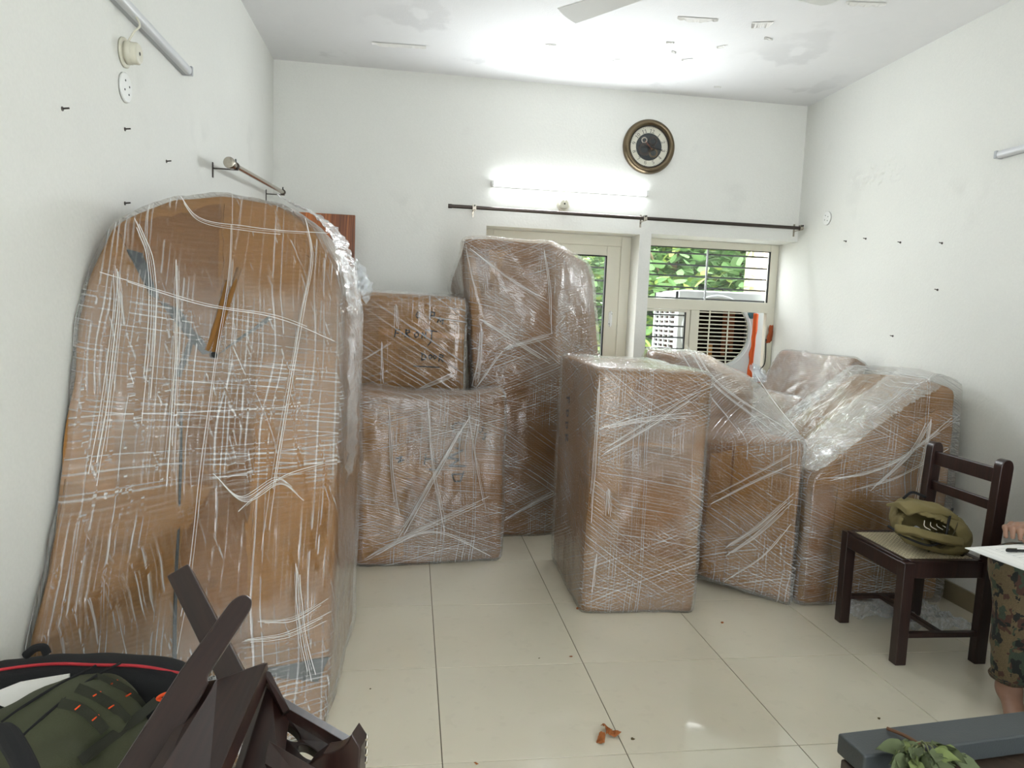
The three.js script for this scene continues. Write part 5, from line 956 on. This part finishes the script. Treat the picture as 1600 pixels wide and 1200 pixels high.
// clipboard, papers, pen
{
  const c = [[1.94, 0.655, -2.145], [2.211, 0.655, -2.18], [1.9, 0.655, -1.86]];
  const o = A(c[0]), e1 = A(c[1]).sub(o).setY(0).normalize(), e2 = A(c[2]).sub(o).setY(0); e2.addScaledVector(e1, -e2.dot(e1)).normalize();
  const q = (u, v, y = 0) => o.clone().addScaledVector(e1, u).addScaledVector(e2, v).add(V(0, y, 0));
  const slab = (u0, v0, u1, v1, y0, y1) => { const g = new RoundedBoxGeometry(u1 - u0, y1 - y0, v1 - v0, 2, Math.min(0.002, (y1 - y0) * 0.45)); g.applyMatrix4(new THREE.Matrix4().makeBasis(e1, V(0, 1, 0), e2.clone()).setPosition(q((u0 + u1) / 2, (v0 + v1) / 2, (y0 + y1) / 2))); return boxUV(g); };
  const b = thing('clipboard', 'white clipboard held over the knee at the right edge', 'clipboard', o.toArray());
  part('board', slab(0, 0, 0.33, 0.24, 0, 0.004), M.white, b);
  part('clip', slab(0.29, 0.08, 0.32, 0.16, 0.004, 0.014), M.steel, b);
  const line = document.createElement('canvas'); line.width = 256; line.height = 192;
  { const x = line.getContext('2d'); x.fillStyle = '#f1f0ec'; x.fillRect(0, 0, 256, 192); x.strokeStyle = '#9aa0a6'; x.lineWidth = 1.5; for (let k = 1; k < 9; k++) { x.beginPath(); x.moveTo(14, k * 20); x.lineTo(244, k * 20); x.stroke(); } for (const k of [14, 90, 170, 244]) { x.beginPath(); x.moveTo(k, 20); x.lineTo(k, 160); x.stroke(); } }
  const lt = new THREE.CanvasTexture(line); lt.colorSpace = THREE.SRGBColorSpace; lt.magFilter = THREE.LinearFilter;
  for (let k = 0; k < 3; k++) {
    const u0 = 0.012 + 0.03 * k, v0 = 0.012 + 0.006 * k, s = tag(mesh('paper_sheet', slab(u0, v0, u0 + 0.26, v0 + 0.2, 0.0045 + 0.0012 * k, 0.0054 + 0.0012 * k), M.paper), ['lowest white paper sheet on the clipboard', 'middle white paper sheet on the clipboard', 'top sheet with printed table lines on the clipboard'][k], 'paper', 'paper sheets on the clipboard');
    if (k === 2) { s.material = std({ map: lt, roughness: 0.8 }); const g = s.geometry, p = g.attributes.position, uv = g.attributes.uv; for (let i = 0; i < p.count; i++) { const d = V().fromBufferAttribute(p, i).sub(o); uv.setXY(i, (d.dot(e1) - u0) / 0.26, 1 - (d.dot(e2) - v0) / 0.2); } }
  }
  const p0 = q(0.105, 0.075, 0.0135).toArray(), p1 = q(0.23, 0.105, 0.0135).toArray();
  const pen = thing('pen', 'black pen lying on the papers of the clipboard', 'pen', p0);
  part('barrel', rod(p0, p1, 0.0045, 12), M.black, pen);
  part('cap', rod(q(0.10, 0.074, 0.0135).toArray(), q(0.135, 0.082, 0.0135).toArray(), 0.0056, 12), M.black, pen);
  part('pocket_clip', rod(q(0.105, 0.07, 0.019).toArray(), q(0.14, 0.078, 0.019).toArray(), 0.0015, 6), M.steel, pen);
}
// torn film on the floor behind the chair
for (const [k, x, z, s, l] of [[0, 2.52, -2.98, 0.34, 'crumpled clear film scrap on the floor against the skirting behind the chair'], [1, 2.3, -3.07, 0.24, 'clear film scrap on the floor behind the chair legs near the armchair']]) {
  const m = mesh('film_scrap', sheet([[x - s / 2, 0.012, z + s * 0.4], [x + s / 2, 0.012, z + s * 0.4], [x + s / 2, 0.012, z - s * 0.4], [x - s / 2, 0.012, z - s * 0.4]], [0, 1, 0], 0.035, (p) => 0.034 * noise(p.x * 17, k, p.z * 17) + 0.02 * noise(p.x * 45, k + 4, p.z * 45) - 0.03 * smooth(0.3, 0.5, Math.hypot(p.x - x, p.z - z) / s), { nu: 44, nv: 36, thick: 0.0015 }), M.scrap);
  tag(m, l, 'plastic film');
}

// ---------- the black painted cot at the lower right ----------
{
  const t = thing('wooden_cot', 'low wooden cot with a black painted edge rail at the lower right corner', 'bed', [1.9, 0, -0.9]);
  part('edge_rail', bar([1.03, 0.425, -1.405], [2.62, 0.425, -1.56], 0.05, 0.09, [0, 1, 0], 0.006), M.slate, t);
  part('edge_rail', bar([1.03, 0.425, -0.3], [2.62, 0.425, -0.45], 0.05, 0.09, [0, 1, 0], 0.006), M.slate, t);
  part('end_rail', bar([1.055, 0.375, -1.37], [1.055, 0.375, -0.35], 0.07, 0.035, [0, 1, 0], 0.005), M.plank, t);
  part('end_rail', bar([2.58, 0.375, -1.5], [2.58, 0.375, -0.45], 0.07, 0.035, [0, 1, 0], 0.005), M.plank, t);
  for (let k = 0; k < 7; k++) { const x = 1.17 + k * 0.225; part('plank', box(x - 0.108, x + 0.108, 0.374, 0.394, -1.42 - 0.1 * (x - 1.03), -0.36, 0.003), M.plank, t); }
  for (const [x, z] of [[1.06, -1.395], [2.58, -1.535], [1.06, -0.33], [2.58, -0.46]]) part('leg', box(x - 0.035, x + 0.035, 0.002, 0.398, z - 0.035, z + 0.035, 0.005), M.plank, t);
}
// wilted twig on it
{
  const t = thing('wilted_twig', 'wilted green twig with drooping leaves lying on the black cot rail', 'twig', [1.1, 0.45, -1.38]);
  const p = (u, v, y) => [u, y, v];
  const s0 = [1.153, 0.456, -1.448], s1 = [1.173, 0.459, -1.411], s2 = [1.181, 0.462, -1.369];
  part('stem', tube([s0, s1, s2], 0.0042, 8), M.stalk, t);
  const ends = [[1.095, 0.465, -1.34], [1.103, 0.46, -1.309], [1.143, 0.45, -1.309], [1.183, 0.45, -1.31], [1.212, 0.455, -1.323], [1.101, 0.44, -1.327], [1.157, 0.43, -1.304]];
  const leafG = (seed_) => { const pos = [], idx = [], n = 6; for (let i = 0; i <= n; i++) { const a = i / n, w = 0.014 * Math.sin(Math.PI * Math.pow(a, 0.75)), y = -0.018 * a * a + 0.004 * noise(a * 5, seed_, 1); pos.push(-w, y + 0.005 * noise(a * 6, seed_, 4), a * 0.048, 0, y - 0.004, a * 0.048, w, y + 0.005 * noise(a * 6, seed_, 8), a * 0.048); } for (let i = 0; i < n; i++) { const a = i * 3; idx.push(a, a + 1, a + 4, a, a + 4, a + 3, a + 1, a + 2, a + 5, a + 1, a + 5, a + 4); } const g = new THREE.BufferGeometry(); g.setAttribute('position', new THREE.Float32BufferAttribute(pos, 3)); g.setIndex(idx); g.computeVertexNormals(); return g; };
  const kinds = [1, 2, 3, 4].map(leafG);
  ends.forEach((e, k) => {
    const st = part('stem', tube([s2.map((q, i) => q + (i === 1 ? 0.002 * k : 0)), [(s2[0] + e[0]) / 2, 0.478, (s2[2] + e[2]) / 2], e], 0.0017, 6), M.stalkGreen, t);
    for (let i = 0; i < 6; i++) {
      const m = mesh('leaf', kinds[(i + k) % 4], (i + k) % 4 ? M.leafDry : M.leafWilt, st), u = 0.5 + 0.1 * i, w = st.getWorldPosition(V());
      m.position.set(s2[0] + (e[0] - s2[0]) * u + rnd(-0.014, 0.014), 0.475 - 0.02 * Math.max(0, u - 0.6) + rnd(0, 0.008), s2[2] + (e[2] - s2[2]) * u + rnd(-0.014, 0.014)).sub(w);
      m.rotation.set(rnd(-0.5, 0.7), rnd(-1.6, 1.6), rnd(-0.9, 0.9)); const sc = rnd(0.7, 1.25); m.scale.setScalar(sc);
    }
  });
}

// ---------- lower left: a chair lying on its side, a rucksack, a black bag ----------
{
  const t = thing('tipped_chair', 'dark brown wooden chair tipped over in the lower left foreground', 'chair', [-0.45, 0, -1.2]);
  part('leg', bar([-0.541, 0.75, -1.74], [-0.323, 0.578, -1.45], 0.052, 0.046, [1, 0, 0.3]), M.wood, t);
  // a board through four corners (top left, top right, bottom right, bottom left), with oval slots given in shares of its width and height
  const board = (name, cs, thick, holes = []) => {
    const [a, b, c, d] = cs.map(A), n = V().crossVectors(b.clone().sub(a), d.clone().sub(a)).normalize(), s = new THREE.Shape([[0, 0], [1, 0], [1, 1], [0, 1]].map(([x, y]) => new THREE.Vector2(x, y)));
    for (const [x, y, rx, ry, turn] of holes) { const h = new THREE.Path(); h.absellipse(x, y, rx, ry, 0, 6.2832, true, turn); s.holes.push(h); }
    const g = new THREE.ExtrudeGeometry(s, { depth: 1, bevelEnabled: true, bevelSize: 0.02, bevelThickness: 0.1, bevelSegments: 2, curveSegments: 24 }), p = g.attributes.position;
    for (let k = 0; k < p.count; k++) { const u = p.getX(k), v = p.getY(k), q = a.clone().lerp(b, u).lerp(d.clone().lerp(c, u), v).addScaledVector(n, (p.getZ(k) - 0.5) * thick); p.setXYZ(k, q.x, q.y, q.z); }
    g.computeVertexNormals(); return part(name, boxUV(g), M.wood, t);
  };
  {
    // back post: a flat board with a rounded tip
    const a = A([-0.423, 0.646, -1.02]), b = A([-0.333, 0.802, -1.42]), len = b.distanceTo(a);
    const s = new THREE.Shape(); s.moveTo(-0.026, 0); s.lineTo(-0.024, len - 0.2); s.lineTo(-0.014, len - 0.035); s.quadraticCurveTo(-0.01, len - 0.004, 0.004, len); s.quadraticCurveTo(0.02, len, 0.02, len - 0.03); s.lineTo(0.014, len - 0.17); s.quadraticCurveTo(0.012, len - 0.19, 0.022, len - 0.2); s.lineTo(0.028, 0); s.closePath();
    const g = boxUV(new THREE.ExtrudeGeometry(s, { depth: 0.034, bevelEnabled: true, bevelSize: 0.004, bevelThickness: 0.004, bevelSegments: 2, curveSegments: 10 }));
    const y = b.clone().sub(a).normalize(), x = V(0.75, -0.35, -0.1).addScaledVector(y, -V(0.75, -0.35, -0.1).dot(y)).normalize();
    g.applyMatrix4(new THREE.Matrix4().makeBasis(x, y, x.clone().cross(y)).setPosition(a)); part('back_post', g, M.wood, t);
  }
  board('back_board', [[-0.353, 0.714, -1.27], [-0.329, 0.723, -1.26], [-0.343, 0.706, -1], [-0.366, 0.707, -1]], 0.02);
  board('seat_board', [[-0.328, 0.726, -1.25], [-0.26, 0.728, -1.3], [-0.275, 0.701, -1], [-0.343, 0.72, -0.98]], 0.024);
  board('seat_edge', [[-0.265, 0.729, -1.285], [-0.251, 0.73, -1.29], [-0.262, 0.708, -0.99], [-0.278, 0.709, -0.99]], 0.03);
  board('side_rail', [[-0.266, 0.718, -1.31], [-0.251, 0.713, -1.31], [-0.21, 0.663, -1.27], [-0.221, 0.656, -1.27]], 0.05);
  board('inner_panel', [[-0.26, 0.695, -1.33], [-0.219, 0.638, -1.3], [-0.204, 0.61, -1.12], [-0.274, 0.614, -1.12]], 0.02);
  board('front_rail', [[-0.226, 0.668, -1.3], [-0.087, 0.629, -1.22], [-0.095, 0.612, -1.22], [-0.231, 0.65, -1.3]], 0.018);
  board('slotted_panel', [[-0.238, 0.631, -1.34], [-0.098, 0.585, -1.27], [-0.098, 0.57, -1.15], [-0.252, 0.558, -1.18]], 0.022, [[0.22, 0.26, 0.17, 0.1, 0.25], [0.52, 0.42, 0.17, 0.1, 0.25]]);
  board('cross_bar', [[-0.22, 0.662, -1.17], [-0.133, 0.64, -1.12], [-0.14, 0.615, -1.1], [-0.22, 0.642, -1.14]], 0.03);
  {
    const s = new THREE.Shape(); s.moveTo(0, -0.05); s.lineTo(0.052, -0.05); s.lineTo(0.058, 0.075); s.lineTo(0.045, 0.094); s.quadraticCurveTo(0.035, 0.06, -0.005, 0.052); s.lineTo(-0.03, 0.03); s.closePath();
    const g = boxUV(new THREE.ExtrudeGeometry(s, { depth: 0.03, bevelEnabled: true, bevelSize: 0.003, bevelThickness: 0.003, bevelSegments: 2 }));
    const a = A([-0.118, 0.588, -1.2]); g.rotateY(-0.3).translate(a.x, a.y, a.z); part('end_bracket', g, M.wood, t);
    for (let k = 0; k < 4; k++) { const q = [-0.061, 0.675, -1.18]; part('screw', rod([q[0] + 0.001, q[1] - 0.014 * k, q[2] + 0.012], [q[0] + 0.001, q[1] - 0.014 * k, q[2] + 0.026], 0.0022, 8), M.steel, t); }
  }
  for (const [a, b] of [[[-0.257, 0.664, -1.05], [-0.36, 0.01, -1.2]], [[-0.132, 0.606, -1.12], [-0.22, 0.01, -1.25]], [[-0.422, 0.674, -1.05], [-0.36, 0.01, -1.0]]]) part('leg', bar(a, b, 0.044, 0.044, [1, 0, 0.2]), M.wood, t);
}
{
  const t = thing('rucksack', 'large olive green rucksack with orange cord loops in the lower left corner', 'backpack', [-0.66, 0, -1.36]);
  const turn = new THREE.Matrix4().makeRotationFromEuler(new THREE.Euler(-0.35, 0.25, 0.42));
  const main = roundBox([-0.69, 0.30, -1.37], [0.25, 0.31, 0.13], 0.11, turn), pocket = roundBox([-0.64, 0.34, -1.27], [0.15, 0.23, 0.09], 0.07, turn);
  const f = (x, y, z) => Math.max(sMin(main(x, y, z), pocket(x, y, z), 0.03) + 0.012 * noise(x * 7, y * 7, z * 7) + 0.006 * noise(x * 18, y * 18, z * 18), 0.002 - y, -0.945 - x);
  part('body', skin(f, [-0.96, -0.02, -1.62], [-0.30, 0.72, -1.08], 0.010), M.olive, t);
  const eye = [0, 1.4075, 0];
  const drape = (pts, lift) => pts.map((p) => { const q = land(f, eye, p), d = V(...eye).sub(q).normalize().multiplyScalar(lift); return q.add(d).toArray(); });
  const web = (name, pts, w, m) => { const c = new THREE.CatmullRomCurve3(drape(pts, 0.003).map(A)), n = 24, pos = [], idx = []; for (let i = 0; i <= n; i++) { const p = c.getPoint(i / n), tg = c.getTangent(i / n), to = V(...eye).sub(p).normalize(), sd = V().crossVectors(tg, to).normalize().multiplyScalar(w / 2); for (const [s, l] of [[-1, 0], [-1, 0.004], [1, 0.004], [1, 0]]) { const q = p.clone().addScaledVector(sd, s).addScaledVector(to, l - 0.001); pos.push(q.x, q.y, q.z); } } for (let i = 0; i < n; i++) for (let k = 0; k < 4; k++) { const a = i * 4 + k, b = i * 4 + (k + 1) % 4; idx.push(a, b, a + 4, b, b + 4, a + 4); } const g = new THREE.BufferGeometry(); g.setAttribute('position', new THREE.Float32BufferAttribute(pos, 3)); g.setIndex(idx); const h = boxUV(g); h.computeVertexNormals(); return part(name, h, m, t); };
  web('webbing_strap', [[-0.426, 0.884, -1], [-0.399, 0.871, -1], [-0.378, 0.856, -1], [-0.362, 0.834, -1]], 0.018, M.oliveDark);
  web('webbing_strap', [[-0.449, 0.869, -1], [-0.424, 0.856, -1], [-0.4, 0.838, -1], [-0.383, 0.817, -1]], 0.018, M.oliveDark);
  web('webbing_strap', [[-0.472, 0.848, -1], [-0.448, 0.84, -1], [-0.427, 0.822, -1], [-0.413, 0.803, -1]], 0.018, M.oliveDark);
  web('webbing_strap', [[-0.344, 0.846, -1], [-0.375, 0.818, -1], [-0.409, 0.791, -1], [-0.447, 0.76, -1]], 0.02, M.oliveDark);
  for (const q of [[[-0.404, 0.873, -1], [-0.396, 0.878, -1]], [[-0.385, 0.854, -1], [-0.377, 0.859, -1]], [[-0.428, 0.856, -1], [-0.418, 0.862, -1]], [[-0.408, 0.837, -1], [-0.398, 0.844, -1]], [[-0.452, 0.837, -1], [-0.443, 0.845, -1]], [[-0.43, 0.82, -1], [-0.421, 0.828, -1]]]) part('cord_loop', tube(drape(q, 0.007), 0.0016, 6), M.orange, t);
  part('seam', tube(drape([[-0.392, 0.903, -1], [-0.432, 0.88, -1], [-0.483, 0.837, -1], [-0.52, 0.802, -1]], 0), 0.003, 6), M.blackCloth, t);
  part('seam', tube(drape([[-0.424, 0.9, -1], [-0.473, 0.874, -1], [-0.523, 0.841, -1], [-0.546, 0.823, -1]], 0), 0.003, 6), M.blackCloth, t);
  part('zip_pull', tube([[-0.419, 0.725, -1.22], [-0.396, 0.736, -1.2], [-0.386, 0.745, -1.2], [-0.396, 0.746, -1.2], [-0.412, 0.735, -1.21]], 0.003, 8, true), M.orange, t);
  part('zip_pull', tube([[-0.396, 0.741, -1.2], [-0.386, 0.749, -1.2], [-0.375, 0.755, -1.21]], 0.003, 8), M.orange, t);
  part('shoulder_strap', tube([[-0.631, 0.725, -1.13], [-0.607, 0.734, -1.12], [-0.584, 0.726, -1.1], [-0.56, 0.707, -1.08], [-0.54, 0.69, -1.06]], 0.016, 10), M.blackCloth, t);
}
{
  const t = thing('black_bag', 'black travel bag with a thin red piping line behind the olive rucksack', 'bag', [-0.72, 0, -1.62]);
  const f0 = roundBox([-0.705, 0.30, -1.625], [0.235, 0.305, 0.062], 0.055), f = (x, y, z) => Math.max(f0(x, y + 0.35 * (x + 0.72) * (x + 0.72) * (x > -0.72 ? 1.6 : 1), z) + 0.008 * noise(x * 9, y * 9, z * 9), 0.002 - y, -0.95 - x);
  part('body', skin(f, [-0.97, -0.02, -1.72], [-0.42, 0.66, -1.53], 0.010), M.blackCloth, t);
  const pipe = [[-0.853, 0.622, -1.54], [-0.791, 0.63, -1.54], [-0.728, 0.633, -1.54], [-0.652, 0.628, -1.54], [-0.562, 0.622, -1.54], [-0.477, 0.602, -1.54]];
  const eye = [0, 1.4075, 0];
  part('piping', tube(pipe.map((p) => { const q = land(f, eye, p); return q.addScaledVector(V(...eye).sub(q).normalize(), 0.002).toArray(); }), 0.0035, 8), M.red, t);
  part('handle', tube([[-0.821, 0.624, -1.6], [-0.801, 0.64, -1.6], [-0.784, 0.641, -1.6], [-0.777, 0.626, -1.6]], 0.009, 8), M.blackCloth, t);
}
{
  const g = sheet([[-0.856, 0.586, -1.5], [-0.783, 0.616, -1.5], [-0.685, 0.632, -1.5], [-0.66, 0.544, -1.44]].map((p) => p), [0, 0.3, 1], 0.004, (p) => 0.008 * noise(p.x * 16, p.y * 16, 2), { nu: 20, nv: 20, thick: 0.006 });
  tag(mesh('folded_cloth', g, M.whiteCloth), 'white folded cloth between the olive rucksack and the black bag', 'cloth');
}
// ---------- litter on the tiles ----------
{
  const t = thing('dried_leaf', 'crumpled dried brown leaf on the tiles in the front middle', 'leaf', [0.692, 0, -2.175]);
  const g = (w, d, sd) => { const h = sheet([[-w, 0, d], [w, 0, d], [w * 0.6, 0, -d], [-w * 0.5, 0, -d]], [0, 1, 0], 0.014, (p) => 0.016 * noise(p.x * 50, sd, p.z * 50) + 0.008 * noise(p.x * 120, sd, p.z * 120), { nu: 18, nv: 18, thick: 0.001, edge: 0.012 }); return h; };
  mesh('blade', g(0.028, 0.014, 2).translate(0.012, 0, 0.0), M.deadLeaf, t); mesh('blade', g(0.012, 0.016, 5).rotateY(0.6).translate(0.0, 0.002, -0.03), M.deadLeaf, t); mesh('blade', g(0.012, 0.024, 7).rotateY(-0.5).translate(-0.03, 0, 0.022), M.deadLeaf, t);
}
[[[1.481, 0, -3.005], 0.012, 'small brown leaf crumb on the tiles right of the middle carton'], [[0.77, 0, -2.151], 0.008, 'dark crumb beside the dried leaf on the tiles'], [[0.233, 0, -2.063], 0.009, 'dark crumb on the tiles at the bottom edge of the picture'], [[-0.123, 0, -2.53], 0.006, 'tiny dark crumb on the tiles beside the tallest wrapped piece'], [[0.689, 0, -2.73], 0.007, 'pale brown crumb on the tiles in front of the middle carton'], [[0.552, 0, -2.723], 0.005, 'tiny crumb on the tiles left of the pale brown crumb'], [[0.832, 0, -3.203], 0.014, 'dark scrap under the front corner of the middle carton'], [[1.715, 0, -2.201], 0.007, 'tiny dark crumb on the tiles behind the black cot rail']].forEach(([p, s, l], k) => {
  const g = skin((x, y, z) => Math.hypot(x / 1.4, y / 0.5, z) - s * 0.6 + s * 0.7 * noise(x / s, y / s + k * 3, z / s), [-s * 2, -s, -s * 2], [s * 2, s, s * 2], s / 4);
  const m = mesh('crumb', g, k % 2 ? M.crumb : M.deadLeaf); m.position.set(p[0], s * 0.25, p[2]); tag(m, l, 'crumb', 'crumbs on the tiles');
});

scene.traverse((o) => { if (o.isMesh) { o.castShadow = true; o.receiveShadow = true; } if (o.isLight && !o.isRectAreaLight) o.castShadow = true; });
renderer.render(scene, camera);
